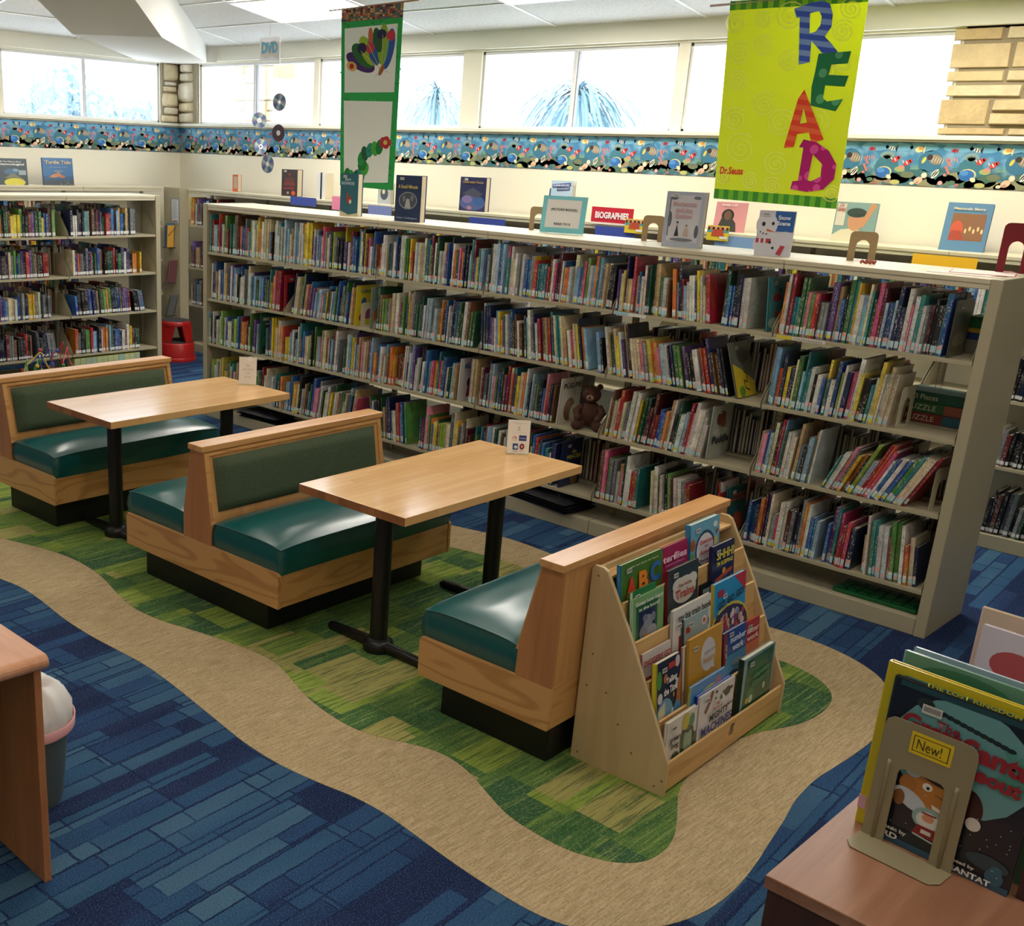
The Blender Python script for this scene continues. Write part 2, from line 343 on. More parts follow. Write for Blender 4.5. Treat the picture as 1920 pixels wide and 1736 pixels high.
pal = t.ramp(sel, [(0.0, '#375c3c'), (0.3, '#56763a'), (0.43, '#85993e'), (0.55, '#41683a'), (0.66, '#728c3c'), (0.74, '#a39b5c'), (0.84, '#8ba043')], 'CONSTANT')
pal2 = t.mix(pal, '#2c5434', t.ramp(st, [(0.40, (0.7, 0.7, 0.7, 1)), (0.5, (0, 0, 0, 1))]))
pal3 = t.mix(pal2, '#a3b060', t.ramp(st, [(0.54, (0, 0, 0, 1)), (0.66, (0.5, 0.5, 0.5, 1))]))
sp = t.n('TexNoise', {'Vector': t.coord(), 'Scale': 170.0, 'Detail': 1.0})
t.col(t.mix(pal3, '#b8bc84', t.ramp(sp, [(0.56, (0, 0, 0, 1)), (0.7, (0.3, 0.3, 0.3, 1))]))); t.bump(sp, 0.4, 0.004)
b = MB(); b.box(XL - .2, XR, YF, YB + .2, -0.1, 0); FLOOR = struct('floor', b, BLUE)
OUT = [(-6.9, -1.6), (-6.2, -2.3), (-5.2, -2.95), (-4.4, -3.12), (-3.75, -3.05), (-3.24, -2.97), (-3.08, -2.94), (-2.87, -2.95), (-2.62, -2.98), (-2.4, -2.985), (-2.21, -2.975), (-2.0, -2.96), (-1.76, -2.98), (-1.53, -3.01), (-1.37, -3.03), (-1.22, -3.05), (-1.02, -3.05), (-0.84, -3.02), (-0.72, -2.99), (-0.59, -2.98), (-0.46, -2.99), (-0.29, -3.01), (-0.13, -3.02), (0.03, -3.02), (0.14, -3.0), (0.23, -2.94), (0.31, -2.84), (0.37, -2.71), (0.395, -2.56), (0.39, -2.42), (0.37, -2.27), (0.35, -2.17), (0.32, -1.99), (0.29, -1.86), (0.28, -1.78), (0.27, -1.64), (0.28, -1.51), (0.29, -1.33), (0.29, -1.17), (0.26, -0.98), (0.2, -0.78), (0.13, -0.65), (0.07, -0.58), (-0.02, -0.52), (-0.11, -0.48), (-0.22, -0.45), (-0.34, -0.44), (-0.46, -0.45), (-0.54, -0.46), (-0.88, -0.47), (-1.22, -0.48), (-1.5, -0.47), (-1.77, -0.45), (-2.02, -0.43), (-2.21, -0.46), (-2.41, -0.52), (-3.0, -0.62), (-4.2, -0.7), (-5.4, -0.62), (-6.4, -0.8)]
GRE = [(-6.5, -1.5), (-5.8, -2.1), (-5.0, -2.6), (-4.4, -2.75), (-4.05, -2.75), (-3.76, -2.68), (-3.6, -2.62), (-3.4, -2.56), (-3.2, -2.54), (-2.97, -2.56), (-2.75, -2.62), (-2.54, -2.67), (-2.32, -2.65), (-2.12, -2.59), (-1.95, -2.55), (-1.77, -2.52), (-1.62, -2.53), (-1.45, -2.6), (-1.28, -2.65), (-1.09, -2.67), (-0.96, -2.65), (-0.83, -2.58), (-0.71, -2.54), (-0.57, -2.56), (-0.42, -2.63), (-0.3, -2.68), (-0.19, -2.69), (-0.07, -2.69), (0.02, -2.66), (0.09, -2.62), (0.14, -2.55), (0.15, -2.46), (0.13, -2.36), (0.07, -2.24), (0.0, -2.12), (-0.04, -2.0), (-0.06, -1.83), (-0.06, -1.63), (-0.03, -1.48), (0.01, -1.39), (0.05, -1.28), (0.065, -1.14), (0.05, -1.0), (0.01, -0.91), (-0.07, -0.83), (-0.2, -0.78), (-0.31, -0.78), (-0.59, -0.8), (-0.97, -0.79), (-1.38, -0.76), (-1.76, -0.75), (-1.88, -0.76), (-2.02, -0.78), (-2.18, -0.82), (-2.6, -0.9), (-3.2, -0.95), (-4.2, -1.0), (-5.4, -0.95), (-6.2, -1.1)]
def smooth(p, it=2):
    for _ in range(it):
        q = []
        for i in range(len(p)):
            a, c = p[i], p[(i + 1) % len(p)]; q += [(a[0] * .75 + c[0] * .25, a[1] * .75 + c[1] * .25), (a[0] * .25 + c[0] * .75, a[1] * .25 + c[1] * .75)]
        p = q
    return p
def inlay(name, pts, z, m):
    b = MB(); pts = smooth(pts)
    ar = sum(pts[i][0] * pts[(i + 1) % len(pts)][1] - pts[(i + 1) % len(pts)][0] * pts[i][1] for i in range(len(pts)))
    if ar < 0: pts = pts[::-1]
    b.prism(pts, -0.002, z, 'z'); o = b.build(name, m, FLOOR)
    bm = bmesh.new(); bm.from_mesh(o.data); bmesh.ops.recalc_face_normals(bm, faces=bm.faces); bm.to_mesh(o.data); bm.free(); return o
inlay('tan_carpet_inlay', OUT, 0.0015, TAN); inlay('green_carpet_inlay', GRE, 0.003, GREEN)

# walls -------------------------------------------------------------
SZ, WT = 2.27, 2.86     # window sill / head
b = MB(); b.box(XL - .15, XR, YB, YB + .15, 0, SZ); b.box(XL - .15, XR, YB, YB + .15, WT, 3.1)
for x0, x1 in ((-8.55, -8.36), (-6.60, -6.53), (-4.80, -4.61), (-2.86, -2.78), (-1.03, XR)): b.box(x0, x1, YB + .01, YB + .15, SZ, WT)
WB = struct('wall_back', b, WALL)
b = MB(); b.box(XL - .15, XL, YF, YB, 0, SZ); b.box(XL - .15, XL, YF, YB, WT, 3.1)
for y0, y1 in ((1.82, YB), (-.10, .04), (-1.98, -1.86), (YF, -3.8)): b.box(XL - .15, XL - .01, y0, y1, SZ, WT)
WL = struct('wall_left', b, WALL)
b = MB(); b.box(XR, XR + .15, YF, YB, 0, 5.2); struct('wall_right', b, WALL)
b = MB(); b.box(XL, XR, YF - .15, YF, 0, 5.2); struct('wall_front', b, WALL)
# sill ledges and header valances
b = MB(); b.box(XL, XR, YB - .05, YB + .02, 2.258, 2.285); b.box(XL, XR, YB - .018, YB, 2.245, 2.258); struct('trim_1', b, WHITE, bevel=.004)
b = MB(); b.box(XL - .02, XL + .05, YF, YB - .05, 2.258, 2.285); b.box(XL, XL + .018, YF, YB - .018, 2.245, 2.258); struct('trim_2', b, WHITE, bevel=.004)
b = MB(); b.box(XL, XR, YB - .04, YB, 2.875, 3.05); struct('trim_3', b, WHITE, bevel=.003)
b = MB(); b.box(XL, XL + .04, YF, YB - .04, 2.875, 3.05); struct('trim_4', b, WHITE, bevel=.003)
# ceiling (two slopes meeting on a hip)
D = XR - XL
b = MB(); dd = YB - YF; hx = XL + dd
b.poly([(XL, YB, 3.0), (hx, YF, cz(hx, YF)), (XR, YF, cz(XR, YF)), (XR, YB, 3.0)][::1])
b.poly([(XL, YB, 3.0), (XL, YF, 3.0), (hx, YF, cz(hx, YF))])
CE = struct('ceiling', b, TILE)
g = MB(); sl = math.atan(.16)
def bar(p, q, w=.024, drop=.006):
    p, q = Vector(p), Vector(q); d = (q - p).normalized(); s = d.cross(Vector((0, 0, 1))).normalized() * w / 2; dz = Vector((0, 0, -drop))
    vs = [p - s, p + s, q + s, q - s]; vs2 = [v + dz for v in vs]
    g.add([tuple(v) for v in vs + vs2], [(0, 1, 2, 3), (7, 6, 5, 4), (0, 4, 5, 1), (1, 5, 6, 2), (2, 6, 7, 3), (3, 7, 4, 0)])
for k in range(-1, 10):
    x = -7.53 + 1.2192 * k
    if x < XR: y1 = max(YF, YB - (x - XL)); bar((x, YB, 3.0), (x, y1, cz(x, y1)))
for k in range(1, 17):
    y = YB - .02 - .6096 * k
    if y > YF: bar((XL + (YB - y), y, cz(XL + 20, y)), (XR, y, cz(XL + 20, y)))
for k in range(0, 9):
    y = .80 - 1.2192 * k
    if y > YF: bar((XL, y, 3.0), (XL + (YB - y), y, 3 + .16 * (YB - y)))
for k in range(1, 17):
    x = XL + .02 + .6096 * k
    y0 = YB - (x - XL)
    if y0 > YF: bar((x, y0, cz(x, -50)), (x, YF, cz(x, -50)))
g.build('ceiling_grid', GRID, CE)
# hip beam
def diag(s, tt, z): # s = distance along hip from the corner, tt = sideways
    q = math.sqrt(.5); return (XL + q * s + q * tt, YB - q * s + q * tt, z)
b = MB(); hw = .355
P = []
for s, z in ((.5, 2.865), (3.02, 2.865), (9.5, 2.865 + .14 * 6.48)):
    P.append((s, z))
vs = []
for s, z in P:
    for tt in (-hw, hw):
        vs.append(diag(s, tt, z)); vs.append(diag(s, tt, z + .75))
# 4 per station: (-,z),(-,z+),(+,z),(+,z+)
F = []
for i in range(2):
    a = 4 * i; c = a + 4
    F += [(a, c, c + 2, a + 2), (a, a + 1, c + 1, c), (a + 2, c + 2, c + 3, a + 3), (a + 1, a + 3, c + 3, c + 1)]
F += [(0, 2, 3, 1), (8, 9, 11, 10)]
b.add(vs, F)
# corner filler where the beam dies into both valances
c0 = diag(.5, -hw, 2.865); c1 = diag(.5, hw, 2.865)
b.prism([(c0[0], c0[1]), (c1[0], c1[1]), (-8.0, 2.02), (-8.65, 2.02), (-8.65, 1.5)], 2.865, 3.2, 'z')
o = struct('trim_5', b, BEAMW)
bm = bmesh.new(); bm.from_mesh(o.data); bmesh.ops.recalc_face_normals(bm, faces=bm.faces); bm.to_mesh(o.data); bm.free()
# ceiling lights ---------------------------------------------------
def lamp(x, k, label, back=False, w=1.2192, left=False):
    y1 = YB - .02 - .6096 * k; y0 = y1 - .6096; yc = (y0 + y1) / 2
    if left:   # x is a world y, k row from the left wall
        xc = XL + .02 + .6096 * (k + .5); L = thing('ceiling_light', label, 'ceiling light', (xc, x + .61, 3 + .16 * (xc - XL) - .008), (sl * 0, -sl, 0)); L.rotation_euler = Euler((0, -sl, rad(90))).to_matrix().to_euler()
        L.rotation_euler = (Matrix.Rotation(-sl, 3, 'Y') @ Matrix.Rotation(rad(90), 3, 'Z')).to_euler()
    else:
        L = thing('ceiling_light', label, 'ceiling light', (x + w / 2, yc, 3 + .16 * (YB - yc) - .008), (-sl, 0, 0))
    f = MB(); 
    for a in ((-.6, .6, -.295, -.275), (-.6, .6, .275, .295), (-.6, -.58, -.275, .275), (.58, .6, -.275, .275)): f.box(*a, -.012, 0)
    f.build('frame', GRID, L)
    d = MB(); d.box(-.58, .58, -.275, .275, -.008, -.002); d.build('diffuser', LIGHTB if back else LIGHT, L); return L
lamp(-6.31, 1, 'glowing ceiling light panel directly behind the banner of animal pictures')
lamp(-3.87, 1, 'glowing ceiling light panel between the two hanging banners')
lamp(-1.43, 1, 'ceiling light panel above the yellow reading banner, nearest the stone wall')
lamp(-.55, 2, 'ceiling light panel at the upper left corner above the left windows', left=True)
for j, k in enumerate((5, 9, 13)):
    for i, x in enumerate((-5.09, -2.65, -.21, 2.23)):
        if XL + (YB - (YB - .6 * k)) < x: lamp(x, k, 'ceiling light panel further into the room, row %s from the windows, %s across' % (('second', 'third', 'fourth')[j], ('leftmost', 'second', 'third', 'rightmost')[i]), True)
lamp(-3.0, 4, 'ceiling light panel over the left shelving, further from the corner', True, left=True)
lamp(-5.5, 4, 'ceiling light panel on the left slope, furthest from the corner', True, left=True)
# windows ------------------------------------------------------------
def window(n, p0, p1, wall, mids, slide=None):
    """wall 'b': p along x ; wall 'l': p along y"""
    tr = (lambda a, d, z: (a, YB + d, z)) if wall == 'b' else (lambda a, d, z: (XL - d, a, z))
    def bx(b, a0, a1, d0, d1, z0, z1):
        if wall == 'b': b.box(a0, a1, YB + d0, YB + d1, z0, z1)
        else: b.box(XL - d1, XL - d0, a0, a1, z0, z1)
    f = MB(); z0, z1 = 2.285, WT; fw = .022
    bx(f, p0, p0 + fw, .03, .10, z0, z1); bx(f, p1 - fw, p1, .03, .10, z0, z1); bx(f, p0, p1, .03, .10, z1 - .025, z1); bx(f, p0, p1, .03, .10, z0, z0 + .02)
    o = struct('window_%d' % n, f, FRAME, bevel=.003)
    for mpos in mids:
        q = MB(); bx(q, mpos - .017, mpos + .017, .035, .085, z0, z1); q.build('mullion', FRAME, o, bevel=.003)
        q = MB(); bx(q, mpos + .017, mpos + .026, .045, .075, z0 + .02, z1 - .02); q.build('sash_edge', FRAMED, o)
    e = [p0 + fw] + list(mids) + [p1 - fw]
    for i in range(len(e) - 1):
        q = MB(); bx(q, e[i], e[i + 1], .060, .064, z0 + .01, z1 - .015); q.build('pane', GLASS, o)
window(1, -8.36, -6.60, 'b', [-7.49]); window(2, -6.53, -4.80, 'b', [-5.62]); window(3, -4.61, -2.86, 'b', [-3.73]); window(4, -2.78, -1.03, 'b', [-1.88])
window(5, .04, 1.82, 'l', [.93]); window(6, -1.86, -.10, 'l', [-.98]); window(7, -3.8, -1.98, 'l', [-2.9])
# stonework ----------------------------------------------------------
m = STONE = mat('limestone', '#cdb88f', 0.85); t = NT(m)
n1 = t.n('TexNoise', {'Vector': t.coord(), 'Scale': 9.0, 'Detail': 6.0, 'Roughness': 0.65}); at = t.n('Attribute', attribute_name='Col', attribute_type='GEOMETRY')
hs = t.n('HueSaturation', {'Color': (at, 'Color')}); hv = t.n('MapRange', {'Value': n1, 'From Min': .3, 'From Max': .7, 'To Min': .8, 'To Max': 1.12}); t.t.links.new(hv.outputs[0], hs.inputs['Value'])
t.col(hs); n3 = t.n('TexNoise', {'Vector': t.coord(), 'Scale': 45.0, 'Detail': 6.0, 'Roughness': 0.7}); t.bump(n3, 0.6, 0.012)
MORTAR = mat('mortar', '#8d8068', 0.95)
RS = random.Random(11)
def stone_face(b, x0, x1, z0, z1, place, rows, cmin, cmax, edge=0.0):
    z = z0
    for rh in rows:
        h = rh * (z1 - z0); x = x0 + (RS.uniform(-.03, .02) if edge else 0)
        while x < x1 - .03:
            w = RS.uniform(cmin, cmax) * (1.25 if h < .08 else .9)
            if x + w > x1 - .05: w = x1 - x
            sub = [(z, h)]
            if h > .14 and RS.random() < .35: sub = [(z, h * .5), (z + h * .5, h * .5)]
            for (zz, hh) in sub:
                gp = .007; c = hexc(RS.choice(['#d8c69c', '#d0ba8e', '#dccba4', '#c7ae80', '#d5c092', '#cfb98f'])); c = c[:3] + (1,)
                pr = RS.uniform(.012, .035)
                pts = [(x + gp, zz + gp), (x + w - gp, zz + gp), (x + w - gp, zz + hh - gp), (x + gp, zz + hh - gp)]
                pts = [(a + RS.uniform(-.004, .004), c_ + RS.uniform(-.003, .003)) for a, c_ in pts]
                b.add([place(a, 0, c_) for a, c_ in pts] + [place(a + (.008 if i in (0, 3) else -.008), pr, c_ + (.006 if i < 2 else -.006)) for i, (a, c_) in enumerate(pts)],
                      [(4, 5, 6, 7), (0, 1, 5, 4), (1, 2, 6, 5), (2, 3, 7, 6), (3, 0, 4, 7)], c)
            x += w
        z += h
rows = [.09, .26, .135, .125, .25, .14]
b = MB(); stone_face(b, -1.07, 1.6, 2.285, 2.875, lambda a, d, z: (a, YB + .005 - d, z), rows, .16, .42, 1)
b.build('stone_facing', STONE, WB)
b = MB(); b.box(-1.02, 1.6, YB - .0, YB + .012, 2.285, 2.875); b.build('mortar_bed', MORTAR, WB)
def blobs(name, parent, spec, place):
    b = MB(); b.smooth = True
    for (a0, a1, z0, z1) in spec:
        n = 8; vs = []; c = hexc(RS.choice(['#d9cdb4', '#d2c6ac', '#dfd3bc', '#d8c7a2']))
        for i in range(n + 1):
            for j in range(n + 1):
                u, v = 2 * i / n - 1, 2 * j / n - 1
                e = (1 - u ** 6) * (1 - v ** 6); k = .93 + .07 * (1 - u * u * v * v)
                vs.append(place((a0 + a1) / 2 + u * (a1 - a0) / 2 * k + RS.uniform(-.003, .003), .045 * max(0, e) ** .4 + RS.uniform(-.003, .003), (z0 + z1) / 2 + v * (z1 - z0) / 2 * k))
        b.add(vs, [(i * (n + 1) + j, (i + 1) * (n + 1) + j, (i + 1) * (n + 1) + j + 1, i * (n + 1) + j + 1) for i in range(n) for j in range(n)], c)
    return b.build(name, STONE, parent)
b = MB(); b.box(XL - .02, -8.37, YB - .012, YB, 2.285, 2.875); b.build('mortar_bed', MORTAR, WB)
blobs('corner_stones', WB, [(-8.66, -8.43, 2.29, 2.39), (-8.66, -8.43, 2.40, 2.49), (-8.68, -8.43, 2.50, 2.69), (-8.64, -8.44, 2.70, 2.78), (-8.63, -8.44, 2.785, 2.87)], lambda a, d, z: (a, YB - .012 - d, z))
b = MB(); b.box(XL, XL + .012, 1.83, YB, 2.285, 2.875); b.build('mortar_bed', MORTAR, WL)
blobs('corner_stones', WL, [(1.82, 2.02, 2.29, 2.36), (1.85, 2.02, 2.37, 2.44), (1.83, 2.02, 2.445, 2.58), (1.84, 2.0, 2.59, 2.645), (1.86, 2.0, 2.65, 2.69), (1.85, 2.03, 2.70, 2.87)], lambda a, d, z: (XL + .012 + d, a, z))
# aquarium wallpaper border -------------------------------------------
m = WATER = colmat('wallpaper_print', 0.7); t = NT(m)
n1 = t.n('TexNoise', {'Vector': t.coord((1, 1, 1)), 'Scale': 14.0, 'Detail': 3.0}); at = t.n('Attribute', attribute_name='Col', attribute_type='GEOMETRY')
t.col(t.mix((lambda x: x)(at), '#9cc3d6', t.ramp(n1, [(0.45, (0, 0, 0, 1)), (0.7, (.6, .6, .6, 1))])))
def border(parent, p0, p1, place, rep=.48, off=0):
    z0, z1 = 1.992, 2.245; h = z1 - z0
    b = MB(); L = p1 - p0
    b.add([place(p0, 0, z0), place(p1, 0, z0), place(p1, 0, z0 + h * .45), place(p0, 0, z0 + h * .45)], [(0, 1, 2, 3)], hexc('#386a78'))
    b.add([place(p0, 0, z0 + h * .45), place(p1, 0, z0 + h * .45), place(p1, 0, z1), place(p0, 0, z1)], [(0, 1, 2, 3)], hexc('#3f7fa8'))
    for zz in (z0, z1 - .004): b.add([place(p0, .0006, zz), place(p1, .0006, zz), place(p1, .0006, zz + .004), place(p0, .0006, zz + .004)], [(0, 1, 2, 3)], hexc('#5d3c36'))
    o = b.build('wallpaper_border', WATER, parent)
    b = MB(); q = random.Random(3)
    def E(base, cx, cy, rx, ry, c, an=0, lay=1, n=12):
        pts = []
        for i in range(n):
            a = 2 * math.pi * i / n; x, y = rx * math.cos(a), ry * math.sin(a); ca, sa = math.cos(rad(an)), math.sin(rad(an))
            X = base + cx * rep + (x * ca - y * sa) * .24; Y = z0 + (1 - cy) * h + (x * sa + y * ca) * .24
            if X < p0 or X > p1: return
            Y = min(max(Y, z0 + .004), z1 - .004); pts.append(place(X, .0008 + lay * .0004, Y))
        b.poly(pts, hexc(c))
    def Pg(base, pts, c, lay=1):
        out = []
        for x, y in pts:
            X = base + x * rep; Y = z0 + (1 - y) * h
            if X < p0 or X > p1: return
            out.append(place(X, .0008 + lay * .0004, Y))
        ar = 0
        b.poly(out, hexc(c))
    k = int(L / rep) + 2
    for i in range(-1, k):
        a = p0 + off + i * rep
        for j in range(9): E(a, j / 9 + .03, q.uniform(.72, .97), .25, .14, q.choice(['#4a6a58', '#5d7866', '#8c8c68', '#3a6a72', '#9a866c']), lay=1)
        for j in range(3): E(a, .1 + .3 * j, .12, .35, .10, '#6fa9c8', lay=1)
        E(a, .8, .42, .30, .26, '#38728f', lay=1); E(a, .28, .58, .30, .28, '#3c7482', lay=1)
        for j in range(14): # pale branching coral
            an = 30 + 120 * j / 13; E(a, .27 + .06 * math.cos(rad(an)), .34 - .1 * math.sin(rad(an)) + .06, .012 + .10, .018, '#93aba4', an, 2, 6)
        E(a, .06, .17, .075, .045, '#b0343c', 5, 3); E(a, .06, .17, .012, .045, '#3a2030', 5, 4, 6); Pg(a, [(.088, .17), (.105, .10), (.105, .24)], '#b0343c', 3)
        E(a, .315, .15, .075, .05, '#e6e4da', -15, 3); E(a, .30, .15, .014, .055, '#16181c', -15, 4, 6); E(a, .33, .16, .014, .05, '#16181c', -15, 4, 6); Pg(a, [(.35, .15), (.385, .06), (.375, .24)], '#20242a', 3)
        for (fx, fy, s) in ((.38, .40, 1), (.53, .47, .95)):
            E(a, fx, fy, .10 * s, .065 * s, '#c73a36', 35, 4); E(a, fx - .005, fy, .016, .06 * s, '#efd9cf', 35, 5, 6); E(a, fx + .04, fy - .05, .04, .04, '#c73a36', 30, 4); E(a, fx - .05, fy - .02, .012, .045, '#efd9cf', 35, 5, 6)
        E(a, .645, .16, .10, .075, '#e9d49a', 10, 4); E(a, .66, .14, .05, .045, '#e8a24e', 10, 5); Pg(a, [(.68, .16), (.72, .08), (.71, .26)], '#e9d49a', 4)
        E(a, .725, .40, .04, .085, '#d9c65a', -25, 4)
        E(a, .86, .38, .16, .12, '#8e7f6c', -15, 3); E(a, .79, .33, .07, .07, '#3a2c28', 0, 4)
        for j in range(5): E(a, .83 + .03 * j, .37 + .012 * j, .008, .09, '#d9d1b8', -15, 4, 6)
        for j in range(7): E(a, -.0 + .018 * (j % 3), .38 + .07 * j * .8, .035, .04, '#c9776c', 60, 4, 7)
        for j in range(4): E(a, .02 + .03 * j, .36 + .02 * (j % 2), .015, .06, '#d78e80', 10 * j - 15, 4, 6)
        E(a, .26, .70, .20, .145, '#cfc690', 0, 3); E(a, .25, .71, .185, .13, '#2d68a8', 0, 4); E(a, .22, .66, .10, .06, '#4c8cc8', 0, 5); E(a, .33, .8, .07, .05, '#e0dcae', -30, 5)
        E(a, .45, .62, .13, .07, '#9aa86a', 0, 3); E(a, .47, .58, .08, .05, '#c98a78', 0, 4); E(a, .56, .74, .16, .08, '#6d7658', 0, 3); E(a, .42, .92, .12, .06, '#b9b56c', 0, 4)
        E(a, .885, .70, .065, .13, '#ece7d6', -35, 4); E(a, .87, .70, .016, .12, '#15171a', -35, 5, 6); E(a, .90, .69, .016, .12, '#15171a', -35, 5, 6); E(a, .93, .66, .05, .06, '#2f7040', -35, 3)
        E(a, .70, .86, .11, .08, '#e0b79a', 25, 5); E(a, .76, .74, .07, .07, '#ecd2b4', 40, 5); E(a, .63, .93, .06, .04, '#d7cdb0', 0, 5); E(a, .69, .9, .05, .02, '#b98468', 25, 6)
        E(a, .965, .90, .06, .055, '#d99a94', 0, 5); E(a, .965, .90, .03, .03, '#e8b8ae', 0, 6); E(a, .1, .88, .08, .05, '#58795e', 0, 4); E(a, .16, .93, .05, .04, '#a46a5c', 0, 5)
        for j in range(5): Pg(a, [(.58 + .02 * j, .62), (.585 + .02 * j, .48 - .03 * (j % 2)), (.595 + .02 * j, .62)], '#7fae8e', 4)
    b.build('sea_life_print', MATTE, o)
border(WB, XL + .001, XR - 1.5, lambda a, d, z: (a, YB - .0015 - d, z), off=.03)
def _pl(a, d, z): return (XL + .0015 + d, a, z)
border(WL, -6.0, YB - .001, _pl, off=.25)
# outside --------------------------------------------------------------
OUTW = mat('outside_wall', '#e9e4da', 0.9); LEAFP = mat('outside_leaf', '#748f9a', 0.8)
# neighbouring building with low roof
T = thing('building', 'pale low building with a flat overhanging roof across the yard outside the windows', 'building', (0, 0, 0))
b = MB(); b.box(-30, -9, 19, 24, 0, 3.6); b.build('wall', OUTW, T); b = MB(); b.box(-30.5, -8.5, 18.2, 24.5, 3.6, 3.9); b.build('roof', OUTW, T)
def palm(x, y, h, label, s=1.0):
    T = thing('palm_tree', label, 'tree', (x, y, 0)); b = MB(); b.tube([(0, 0, 0), (.1, 0, h * .5), (0, 0, h)], .22, 8); b.build('trunk', OUTW, T)
    b = MB(); q = random.Random(int(x * 7))
    for i in range(170):
        a = q.uniform(0, 6.283); L = q.uniform(1.0, 1.9) * s; p = Vector((0, 0, h + q.uniform(-.2, .3))); d = Vector((math.cos(a), math.sin(a), q.uniform(-.5, .6))); pr = p.copy(); sd = Vector((-math.sin(a), math.cos(a), 0)) * .028 * s
        for k in range(5):
            np_ = pr + d * L / 5; d.z -= .42; b.add([tuple(pr - sd), tuple(pr + sd), tuple(np_ + sd * .8), tuple(np_ - sd * .8)], [(0, 1, 2, 3)]); pr = np_
    b.build('fronds', LEAFP, T)
palm(-13.2, 15.6, 3.3, 'palm tree with drooping fronds outside the middle windows', 1.0)
palm(-17.2, 15.6, 3.3, 'palm tree outside, left of the other palm beside the striped mullion', .8)
def tree(x, y, h, r, label):
    T = thing('tree', label, 'tree', (x, y, 0)); b = MB(); b.tube([(0, 0, 0), (.1, .1, h * .9)], .15, 7); b.build('trunk', OUTW, T)
    b = MB(); q = random.Random(int(h * 10))
    for i in range(900):
        u = Vector((q.gauss(0, 1), q.gauss(0, 1), q.gauss(0, .7))).normalized() * r * q.uniform(.5, 1); c = Vector((0, 0, h)) + u; s = q.uniform(.05, .11); a = q.uniform(0, 3.1)
        e1 = Vector((math.cos(a), math.sin(a), q.uniform(-.5, .5))) * s; e2 = Vector((-math.sin(a) * .4, q.uniform(-.3, .3), .9)) * s
        b.add([tuple(c - e1), tuple(c - e2), tuple(c + e1), tuple(c + e2)], [(0, 1, 2, 3)])
    b.build('foliage', LEAFP, T)
tree(-21, 8.0, 2.5, 1.1, 'leafy tree outside the left window, behind the first pane')
tree(-21, 5.6, 2.2, .9, 'smaller bush-like tree outside, at the far left of the left window')
tree(-22, 10.6, 2.4, .7, 'slim tree outside the left wall window near the stone corner')
T = thing('stone_pillar', 'pale stone pier outside the corner window pane', 'pillar', (-8.5, 2.9, 0))
b = MB(); stone_face(b, -.35, .35, 1.6, 3.2, lambda a, d, z: (a, -d, z), [.12, .15, .2, .13, .22, .18], .14, .3); b.build('stone_courses', STONE, T); b = MB(); b.box(-.34, .34, 0, .3, 0, 3.2); b.build('core', MORTAR, T)
# ================================================================= BOOTHS AND TABLES
BR = 0.0303
def bw(x, y, z=0):
    dx, dy = x + 2, y + 1.8; c, s = math.cos(BR), math.sin(BR)
    return (-2 + dx * c - dy * s, -1.8 + dx * s + dy * c, z)
def cushion(parent, x0, x1, y0, y1, z0, z1, crown):
    b = MB(); nx, ny, nz = 18, 34, 4; b.smooth = True
    def arch(u, v): return .013 * min(1 - u ** 4, 1) * 1 * (abs(v) > .999) + .012 * (1 - v ** 6) * (abs(u) > .999) if (abs(u) > .999 or abs(v) > .999) else .012
    def P(u, v, top=True): return (x0 + (x1 - x0) * (u + 1) / 2, y0 + (y1 - y0) * (v + 1) / 2)
    vs = []; 
    for i in range(nx + 1):
        for j in range(ny + 1):
            u, v = 2 * i / nx - 1, 2 * j / ny - 1
            du = (1 - abs(u)) * (x1 - x0) / 2; dv = (1 - abs(v)) * (y1 - y0) / 2
            f = (1 - math.exp(-du / .085)) * (1 - math.exp(-dv / .085)); wr = .004 * math.sin(9 * u + 3 * v) * math.sin(5 * v + 1) * f
            sag = -.012 * (1 - abs(u)) * 0
            cz_ = -.010 * math.exp(-(du * du + dv * dv) / .02) * 0
            x, y = P(u, v); vs.append((x, y, z1 + arch(u, v) + crown * f + wr * .6))
    b.add(vs, [(i * (ny + 1) + j, (i + 1) * (ny + 1) + j, (i + 1) * (ny + 1) + j + 1, i * (ny + 1) + j + 1) for i in range(nx) for j in range(ny)])
    # sides
    loop = [(2 * i / nx - 1, -1) for i in range(nx)] + [(1, 2 * j / ny - 1) for j in range(ny)] + [(1 - 2 * i / nx, 1) for i in range(nx)] + [(-1, 1 - 2 * j / ny) for j in range(ny)]
    vs = []; n = len(loop)
    for k in range(nz + 1):
        bul = .010 * math.sin(math.pi * k / nz)
        for u, v in loop:
            zt = z1 + arch(u, v); x, y = P(u, v); vs.append((x + bul * (u if abs(u) > .999 else 0), y + bul * (v if abs(v) > .999 else 0), zt - (zt - z0) * k / nz))
    b.add(vs, [(k * n + i, (k + 1) * n + i, (k + 1) * n + (i + 1) % n, k * n + (i + 1) % n) for k in range(nz) for i in range(n)])
    b.smooth = False; b.poly([(x0, y0, z0), (x0, y1, z0), (x1, y1, z0), (x1, y0, z0)])
    o = b.build('seat_cushion', VINYL, parent)
    q = MB(); q.tube([(*P(u, v), z1 + arch(u, v)) for u, v in loop], .004, 6, closed=True); q.build('piping', VINYL, o)
    return o
HL = .59
